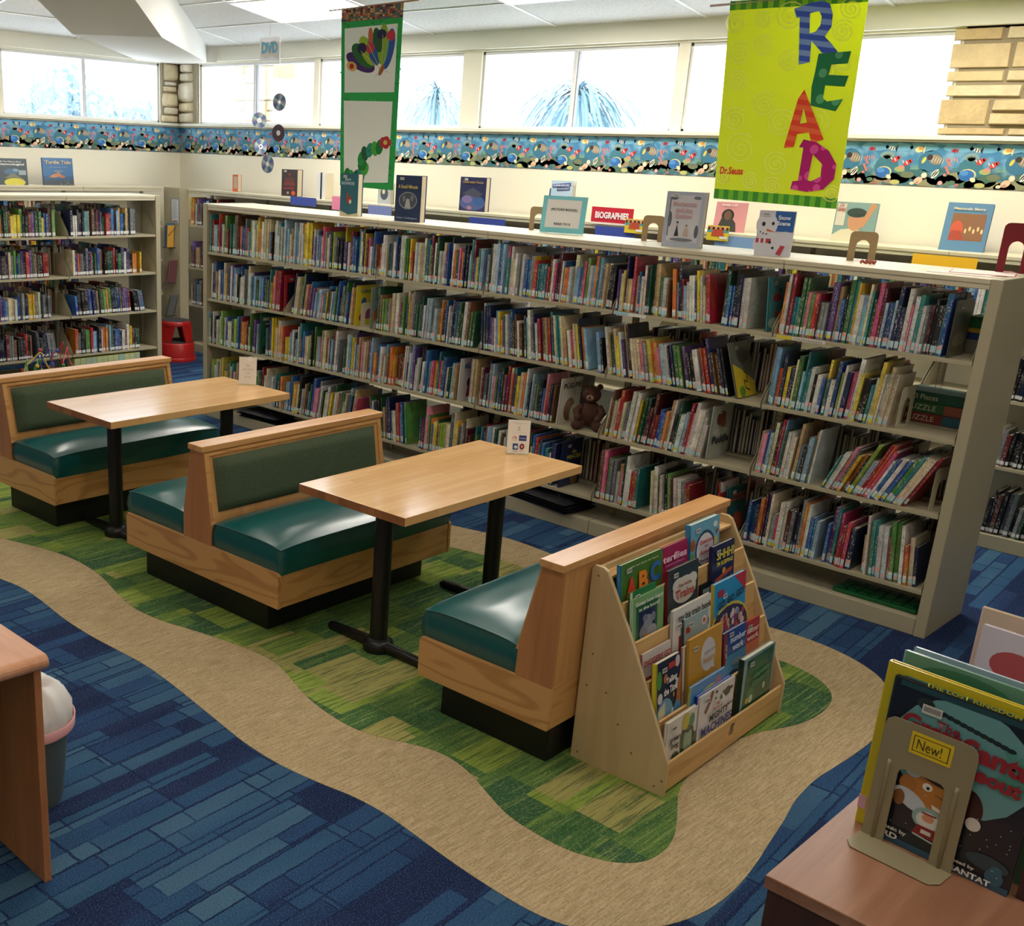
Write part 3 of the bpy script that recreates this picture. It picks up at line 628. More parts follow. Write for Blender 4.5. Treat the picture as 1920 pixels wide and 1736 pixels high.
def bench(label, cx, cy, kind, group=None):
    """kind 'd' double; 's' seat on -x side of the back"""
    T = thing('booth_bench', label, 'bench', bw(cx, cy), (0, 0, BR + (math.pi if kind == 'm' else 0)), None)
    dbl = kind == 'd'
    xa, xb = (-.564, .564) if dbl else (-.556, .043)
    # plinth
    b = MB(); b.box(xa + .08, xb - (.13 if dbl else .025), -.53, .535, 0, .16); b.build('plinth', BLACKP, T, bevel=.004)
    for sgn in (-1, 1):
        b = MB(); r = .012; pts = [(xa, .157), (xb, .157), (xb, .322 - (r if dbl else 0)), (xb - (r if dbl else 0), .322), (xa + r, .322), (xa, .322 - r)]
        y0 = sgn * HL; b.prism(pts, min(y0, y0 - sgn * .019), max(y0, y0 - sgn * .019), 'y'); b.build('side_rail', OAKX, T, bevel=.002)
    for xs in ((xa + .004, xa + .022),) + (((xb - .022, xb - .004),) if dbl else ()):
        b = MB(); b.box(xs[0], xs[1], -HL + .019, HL - .019, .158, .308); b.build('front_rail', OAK, T, bevel=.0015)
    b = MB(); b.box(xa + .022, xb - .022, -HL + .02, HL - .02, .16, .30); b.build('seat_box', PANW, T)
    # back wedge
    if dbl: pr = [(-.102, .30), (.102, .30), (.100, .455), (.045, .752), (-.045, .752), (-.100, .455)]
    else: pr = [(-.112, .30), (.043, .157), (.043, .752), (-.040, .752), (-.108, .45)]
    if not dbl: pr = [(-.112, .322), (.043, .322), (.043, .752), (-.040, .752), (-.108, .45)]
    b = MB(); b.prism(pr, -HL + .001, -HL + .02, 'y'); b.build('back_end_panel', wood('oak_end_panel', '#c08452', '#aa6f40', '#c88e5c', 'z', .38, .6), T, bevel=.002)
    b = MB(); b.prism(pr, HL - .02, HL - .001, 'y'); b.build('back_end_panel', MATS['oak_end_panel'], T, bevel=.002)
    ins = [(x * .93, z) for x, z in pr]
    if not dbl: ins = [(-.104, .322), (.041, .16), (.041, .75), (-.034, .75), (-.100, .45)]
    if not dbl: ins[0] = (-.104, .31); ins[1] = (.041, .31)
    b = MB(); b.prism(ins, -HL + .02, HL - .02, 'y'); b.build('back_board', PANW, T, bevel=.001)
    if not dbl:
        b = MB(); b.box(.028, .042, -HL + .019, HL - .019, .158, .322); b.build('back_rail', OAK, T)
    b = MB(); b.box(-.047 if dbl else -.043, .047 if dbl else .046, -.594, .594, .752, .757); b.box(-.052 if dbl else -.048, .052 if dbl else .049, -.600, .600, .757, .784); b.build('cap_rail', CAPW, T, bevel=.003)
    sides = (1, -1) if dbl else (-1,)
    for sg in sides:
        xw, xm, xt = (.098, .095, .043) if dbl else (.108, .102, .037)
        ang = math.atan2((xm - xt), .297)
        # framed veneer edge
        b = MB()
        def pt(y, z, off): # point on sloping panel
            x = xm + (xt - xm) * (z - .455) / .297; return (sg * (x * (.93 if dbl else 1) + off), y, z)
        for (ya, yb, za, zb) in ((-HL + .004, -HL + .03, .42, .75), (HL - .03, HL - .004, .42, .75), (-HL + .03, HL - .03, .735, .75)):
            q = [pt(ya, za, .010), pt(yb, za, .010), pt(yb, zb, .010), pt(ya, zb, .010), pt(ya, za, -.004), pt(yb, za, -.004), pt(yb, zb, -.004), pt(ya, zb, -.004)]
            f = [(0, 1, 2, 3), (7, 6, 5, 4), (0, 4, 5, 1), (1, 5, 6, 2), (2, 6, 7, 3), (3, 7, 4, 0)]
            b.add(q, f if sg > 0 else [x[::-1] for x in f])
        b.build('back_frame', OAK, T, bevel=.001)
        # upholstered pad
        b = MB(); b.smooth = True; ny, nz = 30, 10; y0, y1, z0, z1 = -.535, .535, .475, .722; vs = []
        for i in range(ny + 1):
            for j in range(nz + 1):
                v, w = 2 * i / ny - 1, 2 * j / nz - 1; e = (1 - abs(v) ** 24) * (1 - abs(w) ** 8)
                vs.append(pt((y0 + y1) / 2 + v * (y1 - y0) / 2, (z0 + z1) / 2 + w * (z1 - z0) / 2, .006 + .030 * max(0, e) ** .5))
        F = [(i * (nz + 1) + j, (i + 1) * (nz + 1) + j, (i + 1) * (nz + 1) + j + 1, i * (nz + 1) + j + 1) for i in range(ny) for j in range(nz)]
        b.add(vs, F if sg > 0 else [f[::-1] for f in F]); b.build('back_pad', PAD, T)
        if dbl: x0, x1 = (.106, .556) if sg > 0 else (-.556, -.106)
        else: x0, x1 = -.548, -.114
        cushion(T, x0, x1, -.572, .572, .302, .424, .042)
    return T
bench('oak booth bench furthest back on the left, partly cut by the photo edge', -4.256, -1.766, 'm')
bench('two-sided oak booth bench between the two tables, green vinyl seats on both sides', -2.395, -1.807, 'd')
bench('single-sided oak booth bench nearest the camera, its back against the slanted book rack', -.460, -1.818, 's')

def table(label, x0, x1, y0, y1, cx):
    T = thing('booth_table', label, 'table', bw((x0 + x1) / 2, (y0 + y1) / 2), (0, 0, BR)); hx, hy = (x1 - x0) / 2, (y1 - y0) / 2
    b = MB(); b.box(-hx, hx, -hy, hy, .688, .724); b.mi = [0, 0, 1, 1, 0, 0]; b.build('tabletop', None, T, bevel=.002, mats=[MAPLE, MAPLE_END])
    for yy in (-hy + .21, hy - .24):
        L = MB(); L.lathe([(.039, .05), (.039, .676)], 24, (cx, yy, 0)); o = L.build('leg', BLACKM, T)
        L = MB(); L.box(cx - .2, cx + .2, yy - .07, yy + .07, .676, .688); L.build('mounting_plate', BLACKM, o)
        L = MB()
        L.lathe([(.066, 0), (.068, .030), (.062, .048), (.048, .056), (.040, .06)], 24, (cx, yy, 0))
        L.tube([(cx - .30, yy, .018), (cx - .285, yy, .020), (cx, yy, .027), (cx + .285, yy, .020), (cx + .30, yy, .018)], .027, 12, taper=[.5, .78, 1.0, .78, .5])
        L.build('foot', BLACKM, o)
    return T
table('maple booth table at the front, standing between the middle and nearest benches', -1.806, -1.204, -2.314, -1.073, .01)
table('maple booth table at the back left, between the furthest and middle benches', -3.786, -3.180, -2.325, -1.09, .02)
# table-top sign stands
def tent(label, x, y, rz, arts, texts, w=.105, h=.165):
    T = thing('sign_holder', label, 'table sign', bw(x, y, .724), (0, 0, rz))
    b = MB(); b.M = Matrix.Rotation(rad(-9), 4, 'X'); b.box(-w / 2 - .002, w / 2 + .002, -.001, .001, .003, h + .002); b.M = None; b.box(-w / 2 - .002, w / 2 + .002, -.004, .048, 0, .003); b.build('acrylic_stand', ACRYL, T)
    base = Matrix.Rotation(rad(-9), 4, 'X')
    b = MB(); b.M = base; b.box(-w / 2, w / 2, -.0022, -.0014, .005, h); b.build('insert_card', PAPER, T)
    if arts: art('card_logos', arts, w, h, T, y=-.0026, base=base)
    for (s, c, cx, czz, ww, hh) in texts: text(s, 'card_text', ink(c), T, (cx - .5) * w, czz * h, ww * w if ww else None, hh * h if hh else None, y=-.0030, bold=.0, base=base)
    return T
tent('white card in a clear stand on the front table, with red, blue and round logos', -1.515, -1.155, rad(44), [('r', .52, .40, .86, .56, '#2a3c8a'), ('r', .26, .14, .50, .32, '#2f4f8f'), ('e', .40, .22, .08, .05, '#cfd8ea'), ('e', .68, .24, .11, .085, '#7a2028'), ('e', .68, .24, .05, .04, '#d8b0a0')],
     [('Check out these digital resources with your card\nTop ten reasons', '#9a968e', .5, .90, .62, .05), ('A\nB\nC\nD', '#8d8a84', .5, .75, .12, .12), ('Available at no cost to library members', '#a29e96', .5, .64, .66, .02), ('rb', '#c8303a', .33, .50, .20, .09), ('digital', '#c8606a', .33, .42, .18, .025), ('hoopla', '#eceff8', .69, .475, .26, .05), ('axis', '#2f3f6f', .38, .10, .2, .03), ('library', '#4a2a2a', .68, .12, .2, .03)])
tent('blank-looking white card in a clear stand on the far end of the back table', -3.50, -1.14, rad(44), [('e', .62, .93, .16, .09, '#f6f4ee')],
     [('Please\nreturn materials\nto the\nfront desk', '#c9c0b8', .5, .5, .6, .5)])

# ================================================================= SHELVING
RZ = (1.296, .942, .594, .222)      # shelf heights, top to bottom
BAY = .914
def shelving(name, label, org, rz, n, zr, H, dep, double=True, ends=(True, True), base=.086, rails=True):
    T = thing(name, label, 'shelving', org, (0, 0, rz)); L = n * BAY; Dp = dep
    half = Dp / 2 if double else Dp
    for e, x0 in ((0, -.05), (1, L)):
        if ends[e]:
            b = MB(); b.box(x0, x0 + .05, -.004, Dp, 0, H + .002); b.build('end_panel', METAL, T, bevel=.004)
    for k in range(n):
        x0, x1 = k * BAY, (k + 1) * BAY
        b = MB(); b.box(x0 + .0015, x1 - .0015, 0, Dp, H - .022, H); b.box(x0 + .0015, x1 - .0015, .004, .012, H - .045, H - .02); b.build('top_panel', METALTOP, T, bevel=.003)
        b = MB(); b.box(x0 + .0015, x1 - .0015, 0, Dp, 0, base); b.build('base_panel', METAL, T, bevel=.004)
        for z in zr:
            for side in ((0, 1) if double else (0,)):
                b = MB(); ya, yb = (.002, half - .02) if side == 0 else (half + .02, Dp - .002)
                b.box(x0 + .004, x1 - .004, ya, yb, z - .019, z)
                # sloping end brackets
                yo, yi = (ya, yb) if side == 0 else (yb, ya)
                for xx in (x0 + .006, x1 - .008):
                    b.prism([(yo, z - .018), (yi, z - .018), (yi, z + .19), (yi + (yo - yi) * .35, z + .19), (yi + (yo - yi) * .92, z + .05), (yo, z + .02)], xx, xx + .002, 'x')
                b.build('shelf', METAL, T, bevel=.0025)
    for k in range(n + 1):
        x = k * BAY; b = MB(); c = half if double else Dp - .02
        b.box(x - .016, x + .016, c - .012, c + .012, base, H - .02)
        for s_ in range(int((H - .2) / .025)): b.box(x - .010, x - .006, c - .0135, c - .0125, .12 + s_ * .025, .132 + s_ * .025, hexc('#2e2a22')); b.box(x + .006, x + .010, c - .0135, c - .0125, .12 + s_ * .025, .132 + s_ * .025, hexc('#2e2a22'))
        for i in range(len(b.c)): b.mi[i] = 0 if b.c[i] == (1, 1, 1, 1) else 1
        b.build('upright', None, T, mats=[METAL, SLOT])
    return T
LONG = shelving('library_shelving', 'long beige two-sided bookcase holding the picture books, behind the booths', (-6 * BAY, 0, 0), 0, 6, RZ, 1.651, .49)
LEFT = shelving('library_shelving', 'beige two-sided bookcase at the far left, full of novels with white labels', (-7.2, .71 - 4 * BAY, 0), rad(90), 4, (1.28, .94, .592, .248), 1.625, .47)
WIN = shelving('library_shelving', 'beige bookcase against the window wall, behind the long bookcase', (-8.06, 1.70, 0), 0, 11, (1.30, .87, .49), 1.651, .33, False, (False, True))
LW = shelving('library_shelving', 'beige bookcase against the left wall, behind the bookcase of novels', (-8.22, 1.50 - 5 * BAY, 0), rad(90), 5, (1.28, .94, .592, .248), 1.66, .40, False, (True, False))
# filler panel with notice and wall rack in the corner
T = thing('corner_panel', 'beige metal panel closing the corner between the two wall bookcases', 'panel', (-8.19, 1.60, 0))
b = MB(); b.box(-.15, .125, 0, .03, 0, 1.655); b.box(.105, .125, .03, .11, 0, 1.655); b.build('panel_board', METAL, T)
T = thing('notice_sheet', 'narrow printed notice on the corner panel beside the red stool', 'notice', (-8.135, 1.595, 1.30))
art('sheet', [('r', 0, 0, 1, 1, '#8f94a8'), ('r', .08, .04, .92, .96, '#dfe0e4')] + [('r', .2, .9 - .05 * i, .8 - .1 * (i % 3), .915 - .05 * i, '#9a9ca6') for i in range(14)] + [('r', .2, .07, .8, .12, '#8a6a5a')], .14, .25, T, y=0)

# ================================================================= BOOKS
PAL = {'white': ['#d9d6cc', '#cfd2d0', '#e0dcd0'], 'cream': ['#d4c8a6', '#c9bc98', '#dccfae'], 'navy': ['#1f2b4d', '#232c5c', '#182642'], 'blue': ['#2c5a9c', '#356aa8', '#27508a'], 'pale blue': ['#8fb2c9', '#7ba3c4', '#a5bfcc'],
       'teal': ['#2b7a80', '#3a8d8c', '#1f6870'], 'red': ['#a8262c', '#b8322e', '#94202c'], 'maroon': ['#5a1f2c', '#6b2a34'], 'pink': ['#cf6f88', '#d98a9c', '#c4486e'], 'orange': ['#d27a34', '#cc6a2c', '#d98f4a'],
       'yellow': ['#dcc03c', '#d6b43a', '#e3cc58'], 'green': ['#4f7d3c', '#5f9046', '#3d6e40'], 'dark green': ['#1f4a36', '#27503c'], 'brown': ['#6a4a34', '#5a3e2c', '#7b5a40'], 'black': ['#1c1c20', '#26262a', '#15161a'],
       'grey': ['#6c7276', '#84898a', '#565c62'], 'purple': ['#5a3f7c', '#4a3568', '#7a5c98'], 'tan': ['#b8996c', '#a88a62', '#c4a67c'], 'lime': ['#a3b84a', '#8fae3c']}
WP = {'pict': dict(white=20, cream=13, navy=9, blue=9, **{'pale blue': 10}, teal=7, red=7, maroon=3, pink=6, orange=5, yellow=6, green=5, **{'dark green': 4}, brown=4, black=5, grey=8, purple=4, tan=5, lime=2),
      'novel': dict(white=6, cream=5, navy=12, blue=8, **{'pale blue': 4}, teal=5, red=8, maroon=6, orange=5, yellow=5, green=5, **{'dark green': 6}, brown=9, black=18, grey=9, purple=4, tan=4)}
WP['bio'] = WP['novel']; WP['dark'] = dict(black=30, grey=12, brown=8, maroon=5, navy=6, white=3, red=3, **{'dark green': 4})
RB = random.Random(21)
def pick(kind): k = WP[kind]; return RB.choices(list(k), list(k.values()))[0]
def jit(h): c = hexc(h); f = RB.uniform(.8, 1.15); return tuple(min(1, x * f * RB.uniform(.95, 1.05)) for x in c[:3])
def book_parts(bc, bp, bl, w, h, d, cc, sticker, M_, pg=(.74, .68, .55, 1)):
    """cover, pages, sticker geometry; local origin at front bottom-left of spine; x thickness, y depth"""
    for q in (bc, bp, bl): q.M = M_
    a0, a1 = cc + (0.0,), cc + (1.0,); t = .0022
    bc.box(0, t, .001, d, 0, h, fcols=[a0] * 6); bc.box(w - t, w, .001, d, 0, h, fcols=[a0, a0, a0, a0, a0, cc + (.0,)])
    # rounded spine
    pts = [(0, .003), (w * .2, .0006), (w * .5, 0), (w * .8, .0006), (w, .003), (w, .005), (0, .005)]
    n = len(pts); vs = [(x, y, 0) for x, y in pts] + [(x, y, h) for x, y in pts]
    bc.add(vs, [(i, (i + 1) % n, (i + 1) % n + n, i + n) for i in range(n)] + [tuple(range(n - 1, -1, -1)), tuple(range(n, 2 * n))], None, [a1] * 4 + [a0] * (n - 4 + 2))
    bp.box(t, w - t, .005, d - .004, .003, h - .004, pg)
    if sticker:
        z = .012; fc = (0, -.0006)
        for hgt, c in sticker: bl.add([(w * .06, -.0004, z), (w * .94, -.0004, z), (w * .94, -.0004, z + hgt), (w * .06, -.0004, z + hgt), (w * .06, .003, z), (w * .94, .003, z), (w * .94, .003, z + hgt), (w * .06, .003, z + hgt)], [(0, 1, 2, 3), (3, 2, 6, 7), (1, 5, 6, 2), (0, 3, 7, 4)], hexc(c)); z += hgt
    for q in (bc, bp, bl): q.M = None
STK = {'pict': [[(.02, '#a9cfd4'), (.018, '#dfc6c4')], [(.02, '#bcdce0'), (.014, '#e8e4da')], [(.018, '#a9cfd4'), (.02, '#e0a8a0')], [(.016, '#d8cc4a'), (.016, '#b8dce0')], [(.03, '#b9d4d8')], [(.018, '#dcb4b4'), (.016, '#b4d6da')]],
       'novel': [[(.026, '#dcdcda')], [(.024, '#e4e3df')]], 'bio': [[(.02, '#d8d8d6')]], 'dark': [[(.02, '#dcdcda')]]}
MAXI = 300; count = {'n': 0}
rest_c, rest_p, rest_l = MB(), MB(), MB()
ALL = []
def row(org, rz, z, segs, kind, where, indiv, side_name, flip=False, hr=(.20, .295), tr=(.0085, .021), dr=(.17, .208), gap=(.0, .003)):
    """segs: (x0, x1, lean0, lean1) local; lean>0 top leans to +x"""
    F0 = Matrix.Translation(Vector(org)) @ Matrix.Rotation(rz, 4, 'Z')
    out = []
    for (x0, x1, l0, l1) in segs:
        x = x0; prevh = None; pa = rad(l0) if not out else out[-1][9]
        while True:
            w = RB.uniform(*tr) * (1.35 if RB.random() < .08 else 1); a = rad(l0 + (l1 - l0) * (x - x0) / max(.01, x1 - x0) + RB.uniform(-.12, .12))
            if a < pa: x += min(prevh or .25, .27) * math.sin(pa - a) * 1.02
            pa = a; adv = w / math.cos(a) + RB.uniform(*gap)
            if x + adv > x1: break
            run = RB.random() < .25 and prevh
            h = prevh if run else (RB.uniform(*hr) if RB.random() < .8 else RB.uniform(hr[0] * .86, hr[0] * 1.1))
            prevh = h; d = min(dr[1], max(dr[0], h * RB.uniform(.78, .95)))
            if d > dr[1]: d = dr[1]
            name = out[-1][0] if run and out and RB.random() < .6 else pick(kind); cc = jit(RB.choice(PAL[name]))
            fy = .010 + RB.uniform(-.004, .010) + (0.02 if RB.random() < .1 else 0)
            px = x if a <= 0 else x + w / math.cos(a)      # pivot corner
            Mx = F0 @ Matrix.Translation((px, fy, z + .0008)) @ Matrix.Rotation(a, 4, 'Y') @ Matrix.Translation((0 if a <= 0 else -w, 0, 0))
            out.append([name, w, h, d, cc, Mx, kind, where, px, a]); x += adv
    ALL.append((out, indiv, side_name))
# --- layout of the long bookcase (world x) -------------------------------------------------
o0 = (0, 0, 0); bays = ['leftmost', 'second', 'third', 'fourth', 'fifth', 'rightmost']
shn = ['top', 'second', 'third', 'lowest']
def seg_by_bay(z, segs, si, kind='pict'):
    per = {}
    for s in segs:
        x0, x1, l0, l1 = s; x = x0
        while x < x1 - 1e-6:
            k = min(5, max(0, int((x + 5.484) / BAY + 1e-6))); xe = min(x1, -5.484 + (k + 1) * BAY)
            f = lambda q: l0 + (l1 - l0) * (q - x0) / (x1 - x0)
            per.setdefault(k, []).append((x, xe - .012 if xe < x1 else xe, f(x), f(xe))); x = xe + .008 if xe < x1 else xe
    for k in sorted(per): row(o0, 0, z, per[k], kind, (si, k), k >= 4, 'pict')
seg_by_bay(RZ[0], [(-5.46, -3.72, 2, 1.5), (-3.70, -2.76, 1, 1), (-2.74, -1.84, .5, 1.5), (-1.82, -1.50, -1, -3), (-1.49, -1.25, -7, -9), (-1.20, -1.04, 0, -3), (-.895, -.13, .6, 1.5)], 0)
seg_by_bay(RZ[1], [(-5.46, -4.62, 2, 3), (-4.50, -3.87, 9, 5), (-3.66, -2.80, 1.5, 3), (-2.74, -1.95, -4, -13), (-1.88, -1.08, -12, -18), (-.90, -.30, 1, 5)], 1)
seg_by_bay(RZ[2], [(-5.50, -4.88, 1, 3), (-4.80, -4.0, 1, 4), (-3.96, -2.92, 2, 4), (-2.84, -2.16, 1, 3), (-1.80, -1.20, 5, 7), (-.90, -.60, 3, 4), (-.555, -.16, 21, 26)], 2)
seg_by_bay(RZ[3], [(-5.46, -4.60, 2, 4), (-4.55, -3.80, 6, 10), (-3.66, -3.3, -6, -7), (-3.2, -2.10, 1, 2), (-1.81, -1.54, 0, 0), (-1.48, -1.19, -6, -9), (-.90, -.52, .5, 1), (-.49, -.34, 1, 1), (-.32, -.04, -4, -7)], 3)
# far side of the long bookcase, seen through gaps; dark covers imitate the shade there
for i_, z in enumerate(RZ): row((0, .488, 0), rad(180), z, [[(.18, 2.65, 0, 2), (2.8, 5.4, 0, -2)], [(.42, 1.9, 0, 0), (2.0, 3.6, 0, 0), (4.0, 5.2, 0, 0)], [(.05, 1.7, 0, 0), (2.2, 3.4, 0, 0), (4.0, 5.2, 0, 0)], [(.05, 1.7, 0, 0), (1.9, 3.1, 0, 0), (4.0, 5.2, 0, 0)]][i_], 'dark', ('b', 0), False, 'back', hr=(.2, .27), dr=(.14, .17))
# --- left bookcase of novels ---------------------------------------------------------------
LZ = (1.28, .94, .592, .248); lo = (-7.2, 0, 0)
lnov = dict(hr=(.185, .235), tr=(.014, .032), dr=(.13, .155))
for si, segs in enumerate([[(-.17, .50, 0, 0)], [(-.16, .50, 0, 0), (.535, .56, 0, 0)], [(-.14, .44, -4, -5), (.46, .60, -9, -12)], [(-.16, .52, 0, 0)]]):
    row(lo, rad(90), LZ[si], segs, 'novel', (si, 'R'), True, 'left', **lnov)
for si, segs in enumerate([[(-1.10, -.30, 0, 0)], [(-1.10, -.38, 0, 0)], [(-1.10, -.38, 0, 0)], [(-1.10, -.58, 0, 0), (-.55, -.32, -5, -8)]]):
    row(lo, rad(90), LZ[si], segs, 'dark' if si == 3 else 'novel', (si, 'L'), True, 'left', **lnov)
for si in range(4):
    row((-7.67, 0, 0), rad(-90), LZ[si], [(-.50, .19, 0, 0), (.22, 1.10, 0, 0)], 'novel', ('b', 0), False, 'back', hr=(.19, .26), tr=(.014, .03), dr=(.14, .19))
for si in range(4): row((-8.22, 0, 0), rad(90), LZ[si], [(-1.2, .5, 0, 0)], 'novel', ('b', 0), False, 'back', hr=(.19, .26), tr=(.014, .03), dr=(.14, .19))
# --- window-wall bookcase ---------------------------------------------------------------------
wo = (0, 1.70, 0)
for si, z in enumerate((1.30, .87, .49)):
    row(wo, 0, z, [(-8.03, -7.15, 0, 1)], 'novel', (si, 'WL'), True, 'wl', hr=(.2, .27), tr=(.012, .026), dr=(.15, .2))
    row(wo, 0, z, [(-.30, (.02, -.12, .02)[si], 3, 5)], 'dark', (si, 'WR'), True, 'wr', hr=(.2, .27), tr=(.014, .026), dr=(.15, .2))
    if si == 0: row(wo, 0, z, [(-7.1, -.34, 0, 0)], 'bio', ('b', 1), False, 'back', hr=(.2, .25), tr=(.014, .028), dr=(.15, .2))
row(wo, 0, .088, [(-.27, .02, 3, 6)], 'dark', (3, 'WR'), True, 'wr', hr=(.2, .27), tr=(.014, .026), dr=(.15, .2))
# --- realise --------------------------------------------------------------------------------------
SN = {'pict': 'picture_book', 'left': 'novel', 'wl': 'library_book', 'wr': 'library_book'}
used = set()
def emit(lst, side, indiv):
    n = len(lst)
    for i, bk in enumerate(lst):
        name, w, h, d, cc, Mx, kind, where = bk[:8]
        st = None if side == 'back' else RB.choice(STK[kind])
        if not indiv or (side == 'pict' and id(bk) not in CH):
            book_parts(rest_c, rest_p, rest_l, w, h, d, cc, st, Mx, (.50, .44, .33, 1) if side == 'back' else (.74, .68, .55, 1)); continue  # far-side pages get a darker cream, painting in the dimness of the gaps
        bc, bp, bl = MB(), MB(), MB(); book_parts(bc, bp, bl, w, h, d, cc, st, Matrix.Identity(4))
        T = bc.build(SN[side], COVER); T.matrix_world = Mx
        bp.build('page_block', MATTE, T); bl.build('spine_label', MATTE, T)
        a = lst[i - 1][0] if i else None; c = lst[i + 1][0] if i < n - 1 else None
        sz = 'tall ' if h > .27 else 'short ' if h < .205 else 'thick ' if w > .02 and side == 'pict' else ''
        if side == 'left' : sz = 'thick ' if w > .027 else 'thin ' if w < .018 else 'tall ' if h > .225 else ''
        if side == 'pict': loc = '%s shelf, %s bay' % (shn[where[0]], 'rightmost' if where[1] == 5 else 'second rightmost'); nm = 'picture book'
        elif side == 'left': loc = '%s shelf at far left, %s bay' % (shn[where[0]], 'right' if where[1] == 'R' else 'left'); nm = 'novel'
        elif side == 'wl': loc = '%s shelf behind long bookcase, left end' % shn[where[0]]; nm = 'book'
        else: loc = '%s shelf at right photo edge' % shn[where[0]]; nm = 'book'
        nb = 'between %s and %s' % (a, c) if a and c else ('right of %s, last in row' % a if a else 'first in row, left of %s' % c)
        lab = '%s%s %s %s, %s' % (sz, name, nm, nb, loc)
        if lab in used: lab = lab.replace(nm, 'slimmer ' + nm if w < .014 else 'wider ' + nm, 1)
        if lab in used and i > 1: lab = '%s%s %s after %s then %s, %s' % (sz, name, nm, lst[i - 2][0], a, loc)
        if len(lab.split()) > 16: lab = lab.replace(' at far left', ', far left').replace('first in row, left of', 'left of').replace(', last in row', '')
        used.add(lab)
        tag(T, lab, 'book', {'pict': 'picture books on the %s shelf, %s bay' % (shn[where[0] if where[0] != 'b' else 0], 'rightmost' if where[1] == 5 else 'second rightmost'), 'left': 'novels on the far left bookcase', 'wl': 'books on the window bookcase, left end', 'wr': 'books on the window bookcase, right end'}[side])
cand = [(b, b[8]) for out, ind, side in ALL if side == 'pict' and ind for b in out]
cand.sort(key=lambda t_: -t_[1]); CH = set(id(b) for b, _ in cand[:MAXI])
for out, ind, side in ALL: emit(out, side, ind)
T = rest_c.build('picture_books', COVER); tag(T, 'the many other library books packed on the left bays and far sides of the bookcases', 'books', kind='stuff')
rest_p.build('page_blocks', MATTE, T); rest_l.build('spine_labels', MATTE, T)
print('individual candidates', len(cand), 'rest faces', len(rest_c.f))
# ================================================================= COVER BOOKS
def cover_book(name, label, w, h, t, col, loc, rot, cat='book', spine=None, arts=None, texts=(), barcode=True, group=None, openang=0, pagesw=None, edge='l'):
    """upright book facing -y; origin bottom centre of its front cover. edge: side on which the spine lies"""
    T = thing(name, label, cat, loc, rot, group); c = hexc(col); sc = hexc(spine or col); sx = -1 if edge == 'l' else 1
    b = MB()
    if not openang:
        b.box(-w / 2, w / 2, 0, .0025, 0, h, c); b.box(-w / 2, w / 2, t - .0025, t, 0, h, c)
        b.box(min(sx * w / 2, sx * (w / 2 - .003)), max(sx * w / 2, sx * (w / 2 - .003)), -.0003, t + .0003, 0, h, sc); b.build('cover', PRINT, T)
        p = MB(); x0, x1 = (-w / 2 + .003, w / 2 - .004); x0, x1 = (x0, x1) if sx < 0 else (-x1, -x0); p.box(x0, x1, .0025, t - .0025, .002, h - .003, hexc('#d9cdb2')); p.build('page_block', MATTE, T)
    else:  # stands slightly open: hinge on the far right edge, leaves fanned
        b.box(-w / 2, w / 2, 0, .0025, 0, h, c); hx, hy = -w / 2 if edge == 'l' else w / 2, .004
        sg = 1 if edge == 'l' else -1
        def leaf(bb, a, l, th, z0, z1, cc):
            R_ = Matrix.Translation((hx, hy, 0)) @ Matrix.Rotation(rad(a) * sg, 4, 'Z'); bb.M = R_; bb.box(0 if sg > 0 else -l, l if sg > 0 else 0, 0, th, z0, z1, cc); bb.M = None
        leaf(b, openang, w, .0025, 0, h, c); b.build('cover', PRINT, T)
        p = MB()
        for k in range(9): leaf(p, openang * (k + .5) / 9.3, w - .006, t / 14 + .0006, .003, h - .004, hexc('#ddd2b8'))
        p.build('page_block', MATTE, T)
    if arts: art('cover_picture', arts, w, h, T)
    for q in texts:
        s, cc, cx, czz, ww, hh = q[:6]; roll = rad(q[6]) if len(q) > 6 else 0
        text(s, 'cover_title', ink(cc), T, (cx - .5) * w, czz * h, ww * w if ww else None, hh * h if hh else None, y=-.0062, bold=q[7] if len(q) > 7 else .03, roll=roll)
    if barcode:
        bx, bz = barcode if isinstance(barcode, tuple) else (-.32, .9)
        q = MB(); q.box(bx * w, bx * w + .032, -.0070, -.0066, bz * h, bz * h + .016, hexc('#d6d4cc'))
        for i in range(11): q.box(bx * w + .003 + i * .0025, bx * w + .0042 + i * .0025, -.0073, -.0070, bz * h + .004, bz * h + .013, hexc('#55555a'))
        q.build('barcode_label', MATTE, T)
    return T

# ================================================================= DISPLAY RACK
RK = thing('book_rack', 'low birch plywood book rack with sloping sides and tiers of face-out books, nearest the camera', 'book rack', bw(0, 0), (0, 0, BR))
b0 = bw(0, 0); RX = .018
prof = [(-.428, 0), (-.428, .735), (-.418, .749), (-.385, .749), (-.366, .738), (-.239, .514), (-.063, .155), (-.052, .13), (-.052, 0)]
for y0 in (-2.24, -1.325):
    b = MB(); b.prism([(x + RX, z) for x, z in prof], y0, y0 + .016, 'y'); b.build('side_panel', BIRCH, RK, bevel=.003)
TP = {'A': (-.303, .639), 'B': (-.239, .514), 'C': (-.175, .39), 'D': (-.111, .265)}
t12 = math.tan(rad(7)); ya, yb = -2.224, -1.325
b = MB(); b.box(-.425 + RX, -.412 + RX, ya, yb, .02, .735); b.build('back_panel', BIRCH, RK)
b = MB(); b.box(-.425 + RX, -.365 + RX, ya, yb, .705, .717); b.build('top_board', BIRCHE, RK, bevel=.002)
